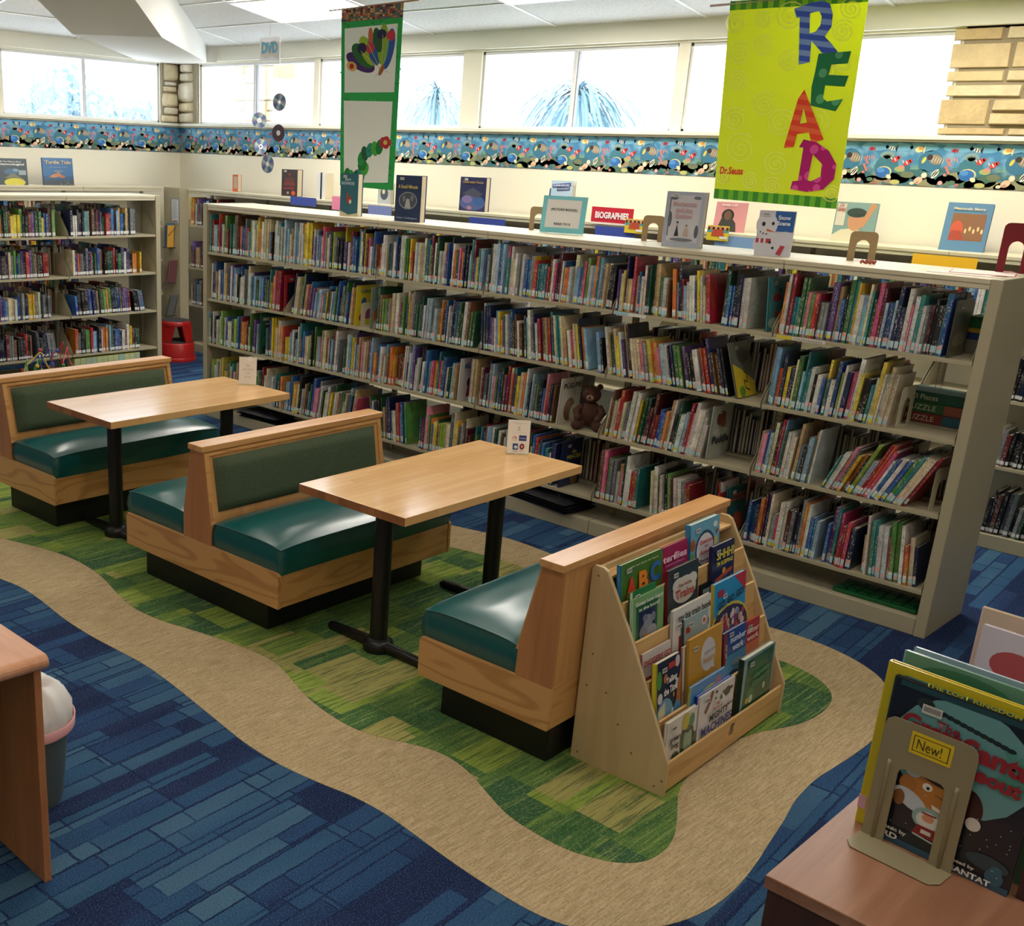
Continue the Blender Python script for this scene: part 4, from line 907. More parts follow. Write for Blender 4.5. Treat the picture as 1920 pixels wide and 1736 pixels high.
for k, (x, z) in TP.items():
    x += RX; b = MB(); z2 = z - (.165 if k != 'D' else .235); t12 = math.tan(rad(7 if k != 'D' else 0))
    b.prism([(x - .006, z), (x + .004, z), (x + .004 + (z - z2) * t12, z2), (x - .006 + (z - z2) * t12, z2)], ya, yb, 'y'); b.build('tier_panel', BIRCHE, RK, bevel=.0015)
    b = MB(); b.box(x - .062, x - .002, ya, yb, z - .055, z - .047); b.build('tier_shelf', BIRCH, RK)
b = MB(); b.box(-.062 + RX - .006, -.052 + RX - .006, -2.224, -1.325, .012, .125); b.build('front_board', BIRCHE, RK, bevel=.002)
b = MB(); b.box(-.41 + RX, -.062 + RX - .006, ya, yb, .012, .022); b.box(-.092 + RX - .006, -.062 + RX - .006, ya, yb, .080, .087); b.build('base_board', BIRCH, RK)
b = MB()
for x, z in ((-.40, .72), (-.36, .42), (-.30, .3), (-.20, .30), (-.15, .16), (-.41, .03), (-.08, .05), (-.06, .09)): b.lathe([(.0045, 0), (.0045, .001)], 10, (0, 0, 0)); 
b = MB()
for x, z in ((-.40, .715), (-.385, .425), (-.395, .3), (-.315, .30), (-.255, .20), (-.19, .115), (-.40, .03), (-.09, .03), (-.065, .06)):
    n = 10; b.add([(x + RX + .0045 * math.cos(2 * math.pi * i / n), -2.2406, z + .0045 * math.sin(2 * math.pi * i / n)) for i in range(n)], [tuple(range(n))], hexc('#8a6a42'))
b.build('screw_heads', MATTE, RK)
lg = art('maker_stamp', [('e', .5, .62, .26, .3, '#5b4327'), ('r', .15, .18, .85, .34, '#5b4327'), ('r', .15, 0, .85, .12, '#6b5030'), ('p', [(.1, .5), (.9, .95), (.85, .7)], '#4f3a20')], .05, .05, RK)
lg.matrix_local = Matrix.Translation((-.0575 + RX, -1.745, .062)) @ Matrix.Rotation(rad(90), 4, 'Z')
LEAN = rad(-7)
def rbook(tier, off, y0, y1, ztop, label, t=.008, **k):
    z0 = TP[tier][1] - .0465 if tier in TP else .089
    ln = LEAN if tier in TP else rad(-3)
    x = TP[tier][0] + RX - .0115 - off if tier in TP else -.052 - off
    w = y1 - y0; h = (ztop - z0) / math.cos(ln); p = bw(x, (y0 + y1) / 2, z0 + .0005)
    e = (Matrix.Rotation(rad(90) + BR, 3, 'Z') @ Matrix.Rotation(ln, 3, 'X')).to_euler()
    return cover_book('board_book', label, w, h, t, loc=p, rot=e, group=None, **k)
G = 'books on the slanted rack'
rbook('A', 0, -2.212, -1.93, .762, 'green ABC board book at the left of the top tier of the slanted rack', .016, col='#4c7a2a', spine='#2f86c0',
      arts=[('e', .7, .42, .10, .14, '#6b5a4a', 30), ('p', [(.35, .25), (.6, .45), (.58, .2)], '#5a4a34')], texts=[('A', '#e0452e', .22, .48, .24, .42, 0, .05), ('B', '#ee8a2e', .50, .52, .22, .42, 0, .05), ('C', '#2c6fc0', .78, .60, .24, .42, 0, .05), ('with fun facts to learn', '#c8d8a0', .5, .90, .7, .04)], barcode=(-.40, .80))
rbook('A', .019, -1.99, -1.71, .748, 'magenta book about butterflies, half hidden behind the green ABC book', .012, col='#a81e5c',
      arts=[('e', .80, .36, .10, .10, '#5a2a7a', 20), ('e', .62, .2, .16, .14, '#4a1a50')], texts=[('terflies', '#f0c8dc', .62, .72, .62, .18), ('caterpillars', '#d87ab0', .62, .55, .50, .08)], barcode=False)
rbook('A', .014, -1.70, -1.47, .792, 'sky blue questions and answers book standing highest on the rack', .022, col='#6fb3d2', spine='#2f86c0',
      arts=[('e', .5, .45, .34, .36, '#27587a'), ('e', .5, .44, .29, .31, '#e4e2e8'), ('e', .08, .6, .08, .12, '#b0603a'), ('e', .06, .35, .08, .10, '#6a9a52'), ('e', .84, .85, .07, .06, '#e8eef0'), ('p', [(.86, .72), (.98, .76), (.9, .64)], '#b04a4a'), ('e', .86, .5, .06, .12, '#d8c070'), ('r', .3, 0, 1, .14, '#3a2f3c'), ('e', .75, .1, .06, .06, '#b03a3a')],
      texts=[('Questions', '#c0455c', .5, .60, .46, .09), ('and', '#c0455c', .5, .51, .12, .05), ('Answers', '#c0455c', .5, .40, .42, .09), ('Dinosaurs', '#30303c', .48, .24, .48, .07)], barcode=(-.36, .82))
rbook('B', .008, -1.63, -1.452, .709, 'narrow navy book reading SHHH with yellow letters, right side of the rack', .014, col='#1a2350',
      arts=[('p', [(.12, .38), (.9, .50), (.92, .56), (.6, .53), (.12, .45)], '#c8502c'), ('r', .14, 0, .17, .4, '#8a93b8'), ('r', .36, 0, .38, .42, '#8a93b8'), ('r', .62, 0, .64, .46, '#8a93b8'), ('r', .84, 0, .86, .48, '#8a93b8'), ('e', .52, .55, .08, .05, '#d8a03a')],
      texts=[('SHHH!', '#e0cf4a', .52, .84, .78, .15), ("I'M SLEEPING", '#e0cf4a', .5, .70, .72, .07)], barcode=(-.38, .86))
rbook('B', .004, -1.97, -1.748, .697, 'dark book titled Trains with a white steam cloud, middle of the rack', .012, col='#2c3a3c', spine='#8a2024',
      arts=[('e', .55, .60, .38, .22, '#d9d6cc'), ('e', .35, .70, .2, .12, '#d9d6cc'), ('e', .8, .72, .16, .1, '#d9d6cc'), ('e', .2, .22, .2, .14, '#aeb8b8'), ('e', .75, .2, .2, .13, '#93a0a0'), ('p', [(.2, .02), (.6, .22), (.7, .15), (.45, .02)], '#a0282c'), ('e', .5, .12, .12, .08, '#b8c4c4')],
      texts=[('See inside', '#9a4a3c', .52, .70, .42, .06), ('Trains', '#a8382c', .52, .56, .62, .15)], barcode=(-.36, .86))
rbook('B', .012, -2.214, -2.04, .676, 'plain green book peeking out above the pale green puppy-like cover on the rack', .006, col='#1e7a3c', arts=[('r', 0, 0, .1, 1, '#c8d4b0')], barcode=(-.36, .86))
rbook('B', 0, -2.218, -2.005, .656, 'pale green book with a grey stone-like figure on dark blue, upper left of rack', .010, col='#7fae74', spine='#cfe0c0',
      arts=[('r', .12, 0, .80, .84, '#2f6a3a'), ('r', .20, 0, .74, .70, '#1c2450'), ('e', .45, .28, .22, .18, '#7c8490'), ('e', .50, .46, .14, .14, '#8c949e'), ('e', .66, .52, .07, .09, '#7c8490'), ('e', .40, .56, .08, .07, '#737b88'), ('e', .62, .24, .16, .14, '#989eaa'), ('e', .42, .18, .07, .08, '#c8882c'), ('e', .3, .08, .12, .1, '#8a909c')],
      texts=[('Guess how many', '#dfe8dc', .5, .88, .88, .10), ('in the book?', '#dfe8dc', .5, .77, .66, .06)], barcode=False)
rbook('B', .016, -1.70, -1.62, .577, 'small black book edge between the trains book and the navy one', .006, col='#20242a', arts=[('r', .2, .5, .9, .8, '#aab2b8')], barcode=False)
rbook('C', .010, -2.216, -2.02, .474, 'white book reading DIGGERS GO in red, left side of the rack', .006, col='#dcd4cc', spine='#b03030', arts=[('r', 0, 0, 1, .3, '#9a2a2a')], texts=[('DIGGERS GO', '#b8282c', .5, .72, .94, .17)], barcode=False)
rbook('C', .012, -2.005, -1.722, .571, 'white big train book standing in the middle of the rack', .011, col='#e4e0da', spine='#d8d4d0',
      arts=[('r', .16, .2, .5, .55, '#b02c30'), ('r', .2, .15, .62, .35, '#3a3034'), ('p', [(.6, .42), (.95, .62), (.95, .5), (.7, .36)], '#a8282c'), ('e', .35, .2, .06, .06, '#2a2a2c')], texts=[('my big train book', '#26262a', .54, .84, .86, .14)], barcode=(-.42, .70))
rbook('C', 0, -1.945, -1.765, .527, 'pale blue picture book with orange lettering in front of the big train book', .010, col='#9fb8b8', spine='#2a2a30',
      arts=[('e', .83, .80, .09, .10, '#e8e0d0'), ('e', .83, .80, .05, .05, '#d0502c'), ('r', .08, .70, .24, .82, '#b8342c'), ('e', .4, .3, .3, .16, '#8a5a34')], texts=[('READY FOR\nTAKEOFF', '#b8642c', .48, .48, .72, .26)], barcode=(-.36, .82))
rbook('C', .004, -1.715, -1.457, .598, 'bright blue book reading GO GO GO over a colourful crowd, right side of the rack', .014, col='#2f9ad2', spine='#e0c832',
      arts=[('p', [(.62, 1), (1, 1), (1, .70)], '#c03040'), ('e', .5, .22, .62, .40, '#d8c84a'), ('e', .5, .18, .60, .40, '#3a2f4c')] + [('e', .08 + .84 * RB.random(), .05 + .42 * RB.random(), .035 + .03 * RB.random(), .04 + .03 * RB.random(), RB.choice(['#b8405a', '#d8d0d8', '#6a4a8a', '#c8a890', '#303038', '#8a98c0', '#b83a3a', '#e0dce0'])) for _ in range(60)] + [('r', .12, .78, .3, .88, '#b02c3c')],
      texts=[('GO, GO, GO!', '#22202c', .50, .68, .82, .13, 6)], barcode=(-.26, .74))
rbook('D', .014, -1.585, -1.405, .415, 'red letter work book half hidden behind the blue number work book', .009, col='#b83a34', arts=[('r', .1, .2, 1, .55, '#d87a54')], texts=[('letter\nwork', '#e8c8c0', .62, .74, .56, .26)], barcode=(-.1, .84))
rbook('D', 0, -1.735, -1.55, .432, 'blue number work book with a red spine on the right of the rack', .012, col='#2e4f92', spine='#7a2030', arts=[('r', .0, 0, 1, .55, '#4f93b8'), ('r', 0, 0, .14, 1, '#8a2434'), ('e', .6, .38, .22, .07, '#8a98a0'), ('e', .45, .12, .3, .12, '#2a4a6a')],
      texts=[('number\nwork', '#c8d4ec', .58, .76, .68, .28), ('O\nN\nE', '#d8c8a0', .07, .6, .07, .4)], barcode=(-.30, .9))
rbook('D', 0, -2.218, -2.053, .460, 'dark clock-covered book titled Telling the Time, lower left of the rack', .020, col='#1e2038', spine='#dcca30',
      arts=[('e', .36, .16, .34, .26, '#6fa3bf'), ('p', [(.08, .02), (.36, .02), (.36, .38), (.1, .28)], '#d6d2ae'), ('l', [(.1, .08), (.36, .16)], .004, '#a83a2c'), ('e', .1, .74, .10, .14, '#4f9a3a'), ('e', .36, .72, .08, .07, '#c87a3c'), ('e', .84, .90, .10, .09, '#d9c8d0'), ('e', .86, .56, .09, .07, '#d8c8cc'), ('e', .14, .46, .10, .08, '#d8d0d6'), ('e', .68, .16, .07, .06, '#d8d4d8'), ('p', [(.76, .1), (1, .2), (1, .8), (.84, .5)], '#b8743a'), ('e', .86, .14, .16, .16, '#3f8ab0'), ('r', .46, .84, .76, .93, '#c0382c'), ('e', .7, .42, .03, .04, '#d8b060'), ('e', .84, .34, .03, .04, '#c84a4a')],
      texts=[('Telling', '#f0ece4', .56, .68, .44, .12, 4), ('the Time', '#f0ece4', .52, .54, .56, .11, 4)], barcode=(-.34, .84))
rbook('D', .014, -2.018, -1.94, .457, 'thin orange-spined white book beside the yellow book on the rack', .006, col='#d8d0c4', spine='#c87a34', barcode=False)
rbook('D', 0, -1.998, -1.748, .482, 'mustard yellow book with a white speech bubble, centre of the rack', .010, col='#cf9a2e',
      arts=[('e', .58, .66, .22, .24, '#d8d2d0'), ('p', [(.62, .46), (.78, .42), (.74, .6)], '#d8d2d0'), ('e', .32, .20, .11, .14, '#9a3428', 20), ('e', .80, .22, .07, .10, '#356a92'), ('r', .44, .1, .46, .36, '#6a3a24'), ('e', .80, .1, .05, .06, '#356a92')],
      texts=[('happy', '#c89a60', .58, .60, .34, .10, 4), ('when i am', '#a8a098', .58, .72, .32, .05, 4)], barcode=(-.40, .82))
rbook('E', .020, -2.04, -1.774, .332, 'blue picture book with a lime spine at the back of the bottom tier', .010, col='#3f86c4', spine='#c8cf5a', arts=[('e', .45, .72, .32, .14, '#c4c84a', 12), ('e', .78, .86, .1, .08, '#b87a8a')], texts=[('Flippy', '#2a3a6a', .44, .62, .36, .10, 6)], barcode=(-.36, .66))
rbook('E', .010, -2.006, -1.742, .291, 'royal blue book edge directly behind the white Mighty Machines book', .010, col='#2a5ab4', spine='#1a3a9c', barcode=False)
rbook('E', 0, -2.003, -1.736, .290, 'white book titled Mighty Machines on the bottom tier of the rack', .008, col='#dcd8d8',
      arts=[('l', [(.36, .98), (.30, .80), (.18, .62)], .022, '#7a3a34'), ('e', .30, .84, .03, .05, '#b04a34'), ('e', .80, .80, .09, .09, '#3a3234'), ('e', .69, .83, .04, .03, '#3a3234'), ('e', .91, .83, .04, .03, '#3a3234'), ('e', .47, .92, .035, .03, '#3a3234'), ('e', .46, .80, .03, .02, '#3a3234'), ('p', [(.58, .72), (.66, .72), (.62, .82)], '#3a3234')],
      texts=[('My\nBook of', '#c06a5a', .52, .66, .26, .14), ('MIGHTY', '#2a2830', .56, .48, .54, .14, 2), ('and', '#2a2830', .88, .55, .18, .07), ('MACHINES', '#2c3a7c', .52, .28, .88, .18, 0)], barcode=(-.38, .84))
rbook('E', .002, -2.221, -2.010, .266, 'white green frog book with a big dark green frog, bottom left of the rack', .012, col='#dcd6cc',
      arts=[('e', .70, .36, .24, .42, '#2c4a38', 8), ('e', .74, .30, .15, .34, '#8fa890', 8), ('e', .62, .80, .13, .18, '#c4b83c'), ('e', .82, .76, .09, .15, '#3a8a74'), ('p', [(.5, .6), (.9, .62), (.72, .52)], '#1c2c24'), ('e', .32, .12, .14, .16, '#2c4a38'), ('e', .95, .3, .08, .16, '#2c4a38')],
      texts=[('green\nfrog', '#24242a', .24, .50, .34, .28)], barcode=(-.40, .80))
rbook('E', .002, -1.665, -1.399, .327, 'deep green hardback with a leafy cover at the right end of the bottom tier', .020, col='#7ba3a8', spine='#163c34',
      arts=[('p', [(.06, .0), (.12, .95), (.95, .97), (.98, 0)], '#1f5a38'), ('e', .5, .75, .3, .2, '#26683e'), ('e', .3, .3, .12, .14, '#2f7a4a'), ('e', .2, .24, .05, .05, '#c8a03a'), ('e', .32, .24, .06, .07, '#bcd0b4'), ('e', .72, .34, .04, .06, '#c8c8a8'), ('p', [(.1, 0), (.2, .1), (.4, .04), (.4, 0)], '#a04a2c')],
      texts=[('Garden\nCountry', '#4a9a6a', .56, .58, .56, .24, 4)], barcode=(-.34, .84))

# ================================================================= COVERS SHOWING AT ROW ENDS (face +x)
def side_cover(label, x, z, h, col, lean=0, arts=None, texts=(), d=.20, t=.012, fy=.012, spine=None):
    e = (Matrix.Rotation(rad(lean), 3, 'Y') @ Matrix.Rotation(rad(90), 3, 'Z')).to_euler()
    return cover_book('picture_book', label, d, h, t, col, (x, fy + d / 2, z + .001 + (t * math.sin(rad(abs(lean))) if lean < 0 else 0)), e, arts=arts, texts=texts, spine=spine, barcode=(-.3, .86))
side_cover('teal fish picture book with its cover showing, top shelf, second rightmost bay', -.948, RZ[0], .262, '#3f7f86', -6, [('e', .45, .62, .22, .08, '#8a3030'), ('e', .5, .3, .16, .07, '#b04030'), ('e', .6, .75, .1, .05, '#1f4a50'), ('e', .3, .15, .3, .1, '#9ab0a0')], d=.2)
side_cover('brown-toned book with its cover showing at the right end of the tall top shelf row', -.112, RZ[0], .25, '#5f5f58', 0, [('e', .5, .3, .4, .14, '#8a8468'), ('e', .6, .1, .4, .1, '#6a6048')], t=.008)
side_cover('red bordered book with a dark cover showing on the second shelf, leftmost bays', -4.575, RZ[1], .265, '#b02c34', 1, [('r', .1, .1, .9, .8, '#22242c'), ('p', [(.3, .2), (.6, .7), (.8, .5), (.5, .15)], '#a8743c')], [('ANANSI', '#b8282c', .5, .05, .6, .06)])
side_cover('bright yellow book with its cover showing before the gap on the second shelf', -3.845, RZ[1], .27, '#d8c42c', 4, [('e', .6, .35, .35, .2, '#9a3a7a'), ('e', .35, .6, .12, .1, '#2a5a9a'), ('e', .3, .2, .14, .1, '#b03030')], [('California', '#3a6a4a', .5, .86, .7, .08)])
side_cover('orange and grey-green cover standing alone after the gap on the second shelf', -3.69, RZ[1], .275, '#8a9a8c', 0, [('e', .5, .3, .4, .25, '#c8683c'), ('e', .4, .6, .2, .1, '#a8b4a0')], t=.01)
side_cover('grey and yellow snake-covered book leaning at the end of the second shelf, fifth bay', -1.045, RZ[1], .285, '#6a6c5c', -19, [('p', [(0, 0), (1, 0), (1, .25), (.4, .5), (0, .62)], '#d8c032'), ('e', .55, .75, .3, .14, '#4a4c44'), ('l', [(.5, .45), (.65, .4), (.6, .25), (.45, .3), (.5, .15), (.7, .1)], .008, '#6a4a2c'), ('e', .3, .1, .14, .1, '#6a9a3c')])
side_cover('dark green book reading MADELINE with cover showing on the third shelf', -4.845, RZ[2], .30, '#2b5a4c', 2, [('e', .5, .3, .4, .2, '#4a7a4a'), ('e', .3, .1, .2, .12, '#1f3a34'), ('e', .8, .5, .1, .06, '#c8c8a0')], [('MADELINE', '#d8d8c0', .5, .88, .84, .09), ('AND', '#d8d8c0', .3, .76, .2, .05)])
side_cover('white book with a child in a red dress showing, third shelf', -2.885, RZ[2], .27, '#d8d4cc', 2, [('e', .5, .42, .16, .12, '#4a2e24'), ('p', [(.34, .08), (.66, .08), (.6, .36), (.4, .36)], '#a8303c')], [('BLK', '#3a5aa0', .4, .82, .5, .1)])
side_cover('white and brown book reading PUG PIE beside the teddy bear', -2.125, RZ[2], .27, '#cfcabe', 3, [('e', .5, .3, .26, .26, '#7a4a30'), ('e', .75, .2, .2, .2, '#d8d0c0')], [('PUG-PIE', '#2c2a2c', .5, .84, .86, .12)])
side_cover('pale grey book reading Puddle standing before the empty gap, third shelf', -1.165, RZ[2], .285, '#a9aea2', 1, [('e', .45, .76, .24, .14, '#7a4434'), ('e', .6, .64, .12, .1, '#8a4a3c'), ('e', .5, .5, .4, .08, '#c0c4b8')], [('Puddle', '#2e3236', .52, .36, .86, .15)])
side_cover('navy book with gold lettering showing at the end of the lowest shelf, fourth bay', -2.065, RZ[3], .28, '#18234a', 1, [('e', .7, .2, .2, .2, '#7a5a34')], [('the\nPRINCESS', '#b8b04a', .55, .7, .7, .2)])
side_cover('teal book in front of a red one, lowest shelf, end of fifth bay', -.985, RZ[3], .25, '#2a5a58', -8, [('e', .5, .25, .3, .2, '#a8503c')], [('WAKING\nDRAGONS', '#b04a3c', .5, .78, .8, .16)])
side_cover('red book leaning behind the teal book, lowest shelf, fifth bay', -1.03, RZ[3], .27, '#b03a3c', -8, [('r', 0, .8, 1, 1, '#d8d0c8')], d=.2)

# ================================================================= BOOKENDS
TANM = mat('tan_enamel', '#9c8460', 0.4); REDM = mat('red_enamel', '#7e1420', 0.4); BEIM = mat('beige_enamel', '#958a6c', 0.45)
def bookend(label, x, y, z, rz, m, w=.125, h=.14, lean=0, foot=.11, group=None):
    T = thing('bookend', label, 'bookend', (x, y, z), (0, 0, rz), group)
    def arc(cx, cz_, r, a0, a1, n=8): return [(cx + r * math.cos(a0 + (a1 - a0) * i / n), cz_ + r * math.sin(a0 + (a1 - a0) * i / n)) for i in range(n + 1)]
    o = [(-w / 2, 0)] + arc(-w / 2 + .022, h - .022, .022, math.pi, math.pi / 2) + arc(w / 2 - .022, h - .022, .022, math.pi / 2, 0) + [(w / 2, 0)]
    iw = w * .24; i_ = [(iw, 0), (iw, h * .5)] + arc(0, h * .5, iw, 0, math.pi) + [(-iw, 0)]
    b = MB(); n = 0
    # two halves as strips between outer and inner outline
    def strip(po, pi, th=.0016):
        k = min(len(po), len(pi))
        for i in range(k - 1):
            q = [po[i], po[i + 1], pi[i + 1], pi[i]]
            b.prism(q, 0, th, 'y') if len(set(q)) == 4 else None
    def resample(p, n=20):
        L = [0]
        for a, c in zip(p, p[1:]): L.append(L[-1] + math.dist(a, c))
        out = []
        for i in range(n + 1):
            t_ = L[-1] * i / n; k = max(j for j in range(len(L)) if L[j] <= t_ + 1e-9); k = min(k, len(p) - 2); f = (t_ - L[k]) / max(1e-9, L[k + 1] - L[k]); out.append((p[k][0] + (p[k + 1][0] - p[k][0]) * f, p[k][1] + (p[k + 1][1] - p[k][1]) * f))
        return out
    strip(resample(o, 40), resample(i_[::-1], 40)); b.build('plate', m, T, rot=(rad(lean), 0, 0))
    if foot:
        b = MB(); b.box(-iw, iw, 0, foot, 0, .0012); b.build('foot', m, T)
    return T
bookend('brown bookend with arched cut-out left of the picture books sign', -2.665, .385, 1.651, rad(8), TANM)
bookend('brown bookend partly hidden behind the grey-lilac book on the long bookcase', -1.86, .36, 1.651, rad(10), TANM)
bookend('brown bookend standing free beside the red hair tie on the long bookcase', -.69, .33, 1.651, rad(18), TANM)
bookend('dark red bookend at the right end of the long bookcase top', -.06, .45, 1.651, rad(30), REDM, .13, .22)
bookend('cream bookend plate between the yellow and orange covers on the second shelf', -3.795, .10, RZ[1], rad(90), METALTOP, .16, .16)
bookend('cream bookend plate closing the books on the second shelf, rightmost bay', -.275, .12, RZ[1], rad(90), METALTOP, .17, .19)
bookend('cream bookend plate supporting the leaning books on the third shelf, rightmost bay', -.05, .12, RZ[2], rad(80), METALTOP, .16, .2)
WIRE = mat('wire_steel', '#8a8880', 0.3, 0.8)
def wire(x, z, x2=None, yy=.13, dz=.13):
    T = thing('wire_book_support', 'thin steel wire book support hanging from the shelf above', 'book support', (x, yy, z), (0, 0, 0), 'wire supports hanging in the long bookcase')
    b = MB(); b.tube([(0, -.04, 0), (0, -.04, -dz), (0, -.02, -dz - .02), (0, .02, -dz - .02), (0, .04, -dz), (0, .04, 0)], .0016, 5); b.build('wire', WIRE, T)
for x, r in ((-.155, 0), (-.87, 0), (-.93, 0), (-2.0, 3), (-1.10, 2), (-.93, 3), (-3.72, 1), (-2.1, 2), (-.18, 1)): wire(x + .02, (1.628, RZ[0] - .02, RZ[1] - .02, RZ[2] - .02)[r])

# ================================================================= DISPLAYS ON THE LONG BOOKCASE
H = 1.651
cover_book('display_book', 'teal snowshoe book with a red animal, leftmost on the long bookcase top', .155, .275, .03, '#2c6470', (-4.07, .13, H), (0, 0, rad(6)), arts=[('e', .5, .38, .14, .09, '#a8382c'), ('e', .58, .34, .07, .05, '#d8d0c8'), ('e', .4, .5, .05, .05, '#a8382c'), ('p', [(0, 0), (1, 0), (1, .08), (.5, .03), (0, .12)], '#d8c8a0')], texts=[('Boo in\nSNOWSHOES', '#b8ccd0', .45, .82, .74, .17)], openang=26, edge='l')
cover_book('display_book', 'dark blue book titled A Small Miracle standing open on the long bookcase', .20, .285, .03, '#27385a', (-3.495, .10, H), (0, 0, rad(8)), arts=[('e', .50, .46, .36, .19, '#98989e'), ('e', .50, .46, .33, .17, '#4c525e'), ('p', [(.38, .3), (.62, .3), (.55, .5), (.45, .5)], '#b0b0b4'), ('e', .35, .5, .06, .07, '#7a7e86'), ('e', .66, .52, .06, .07, '#7a7e86')], texts=[('A Small Miracle', '#c8b86a', .5, .76, .76, .08), ('Peter Collington', '#8fa0bc', .5, .08, .8, .05)], openang=24)
cover_book('display_book', 'pale lilac-grey book titled Mortensen and the Shadow on the long bookcase top', .21, .28, .03, '#aab0c0', (-1.55, .13, H), (0, 0, rad(8)), arts=[('r', .10, .10, .9, .94, '#c6c6cc'), ('l', [(.12, .2), (.12, .9)], .006, '#5a6068'), ('e', .15, .5, .05, .14, '#5a6068'), ('e', .86, .3, .05, .12, '#5a6068'), ('e', .2, .88, .1, .03, '#6a7078'), ('e', .8, .9, .1, .03, '#6a7078'), ('p', [(.3, .2), (.36, .42), (.42, .2)], '#34343c'), ('e', .36, .45, .03, .02, '#34343c'), ('p', [(.52, .2), (.56, .36), (.64, .36), (.66, .2)], '#b8a894'), ('e', .6, .4, .03, .02, '#8a7a70'), ('e', .5, .14, .3, .03, '#70767c')], texts=[('Mortensen\nand the\nShadow', '#c4989c', .5, .68, .6, .30)], openang=20)
cover_book('display_book', 'snowman book titled Snow Scene standing open on the long bookcase top', .175, .215, .028, '#c8c8d4', (-1.045, .13, H), (0, 0, rad(8)), arts=[('r', .45, .55, 1, 1, '#2c62a8'), ('e', .25, .68, .30, .27, '#d6d6de'), ('e', .35, .25, .42, .28, '#cfcfd8'), ('e', .16, .70, .05, .05, '#26262c'), ('e', .42, .72, .04, .04, '#26262c'), ('p', [(.26, .60), (.52, .53), (.27, .54)], '#d0682c'), ('r', 0, .28, .42, .38, '#b03a44'), ('r', .08, .28, .14, .38, '#d8d4d8'), ('r', .22, .28, .28, .38, '#d8d4d8'), ('e', .40, .30, .04, .03, '#2a2a30'), ('e', .5, .18, .04, .03, '#2a2a30'), ('e', .1, .52, .02, .02, '#2a2a30'), ('e', .18, .49, .02, .02, '#2a2a30'), ('e', .27, .48, .02, .02, '#2a2a30'), ('p', [(.6, .05), (.74, .3), (.84, .25), (.74, .02)], '#b03a44'), ('e', .8, .4, .24, .16, '#cfd0da')], texts=[('Snow\nScene', '#dfe6f4', .72, .80, .36, .22)], openang=30, barcode=(-.38, .88))
T = thing('sign_holder', 'aqua bordered picture books sign in a clear stand on the long bookcase', 'sign', (-2.44, .31, H), (0, 0, rad(16)))
b = MB(); b.M = Matrix.Rotation(rad(-8), 4, 'X'); b.box(-.138, .138, 0, .002, .002, .215); b.M = None; b.box(-.138, .138, 0, .07, 0, .002); b.build('acrylic_stand', ACRYL, T)
B8 = Matrix.Rotation(rad(-8), 4, 'X'); art('sign_sheet', [('r', 0, 0, 1, 1, '#7ccbd6'), ('r', .1, .14, .88, .90, '#e4e2e0')], .27, .21, T, y=-.001, base=B8, z0=.004)
text('(PICTURE BOOKS)', 'sign_text', ink('#33343a'), T, 0, .135, .16, .017, y=-.004, base=B8, bold=.02); text('READ TO E', 'sign_text', ink('#44454c'), T, 0, .055, .10, .013, y=-.004, base=B8, bold=.02)
T = thing('hair_tie', 'small red beaded hair tie lying beside the free-standing brown bookend', 'hair tie', (-.60, .20, H)); b = MB()
for i in range(14): a = i / 14 * 6.283; b.sphere((.028 * math.cos(a) + .004 * math.sin(3 * a), .02 * math.sin(a), .007 + .006 * (i % 2)), .0065, n=8)
b.build('beads', mat('red_beads', '#9a3a24', .4), T)
def sheet(name, label, cat, x, y, z, w, h, col, rz=0, lean=-8, texts=(), arts=None, m=MATTE, th=.0015):
    T = thing(name, label, cat, (x, y, z), (0, 0, rz)); base = Matrix.Rotation(rad(lean), 4, 'X'); b = MB(); b.M = base; b.box(-w / 2, w / 2, 0, th, 0, h, hexc(col)); b.build('card', m, T)
    if arts: art('print', arts, w, h, T, y=-.0008, base=base)
    for (s, c, cx, czz, ww, hh) in texts: text(s, 'sign_text', ink(c), T, (cx - .5) * w, czz * h, ww * w if ww else None, hh * h if hh else None, y=-.003, bold=.04, base=base)
    return T
T = thing('paper_slip', 'flat papers lying on the right end of the long bookcase top', 'paper', (-.17, .18, H)); b = MB(); b.box(-.13, .13, -.08, .08, 0, .002, hexc('#ddd2c4')); b.M = Matrix.Rotation(rad(14), 4, 'Z'); b.box(-.06, .2, -.02, .2, .002, .0035, hexc('#c8586a')); b.box(-.055, .195, -.015, .195, .0035, .0045, hexc('#d8cdc0')); b.build('sheets', MATTE, T)
# coloured topic signs that clip on the window bookcase
sheet('shelf_sign', 'royal blue topic sign left of the pink one on the window bookcase', 'sign', -6.28, 1.69, 1.585, .35, .075, '#3f4fa0', lean=0)
sheet('shelf_sign', 'small hot pink sign left of the teal snowshoe book', 'sign', -5.83, 1.69, 1.575, .13, .115, '#e887a4', lean=0)
sheet('shelf_sign', 'lilac-blue topic sign right of the banner of animal pictures', 'sign', -5.30, 1.69, 1.56, .28, .08, '#7885b8', lean=0)
sheet('shelf_sign', 'dark blue topic sign just left of the picture books sign', 'sign', -4.12, 1.685, 1.555, .36, .06, '#32459a', lean=0)
sheet('shelf_sign', 'red and white BIOGRAPHIES sign on the window bookcase', 'sign', -3.0, 1.69, 1.655, .345, .105, '#c4142c', lean=0, texts=[('BIOGRAPHIES', '#f4ecec', .5, .48, .80, .44)], arts=[('r', 0, -.12, 1, .01, '#ece4da')])
sheet('shelf_sign', 'royal blue topic sign below the BIOGRAPHIES sign', 'sign', -2.96, 1.685, 1.545, .33, .085, '#34489c', lean=0)
sheet('shelf_sign', 'light steel-blue topic sign below the yellow reading banner', 'sign', -2.05, 1.685, 1.56, .28, .075, '#7a9cc8', lean=0)
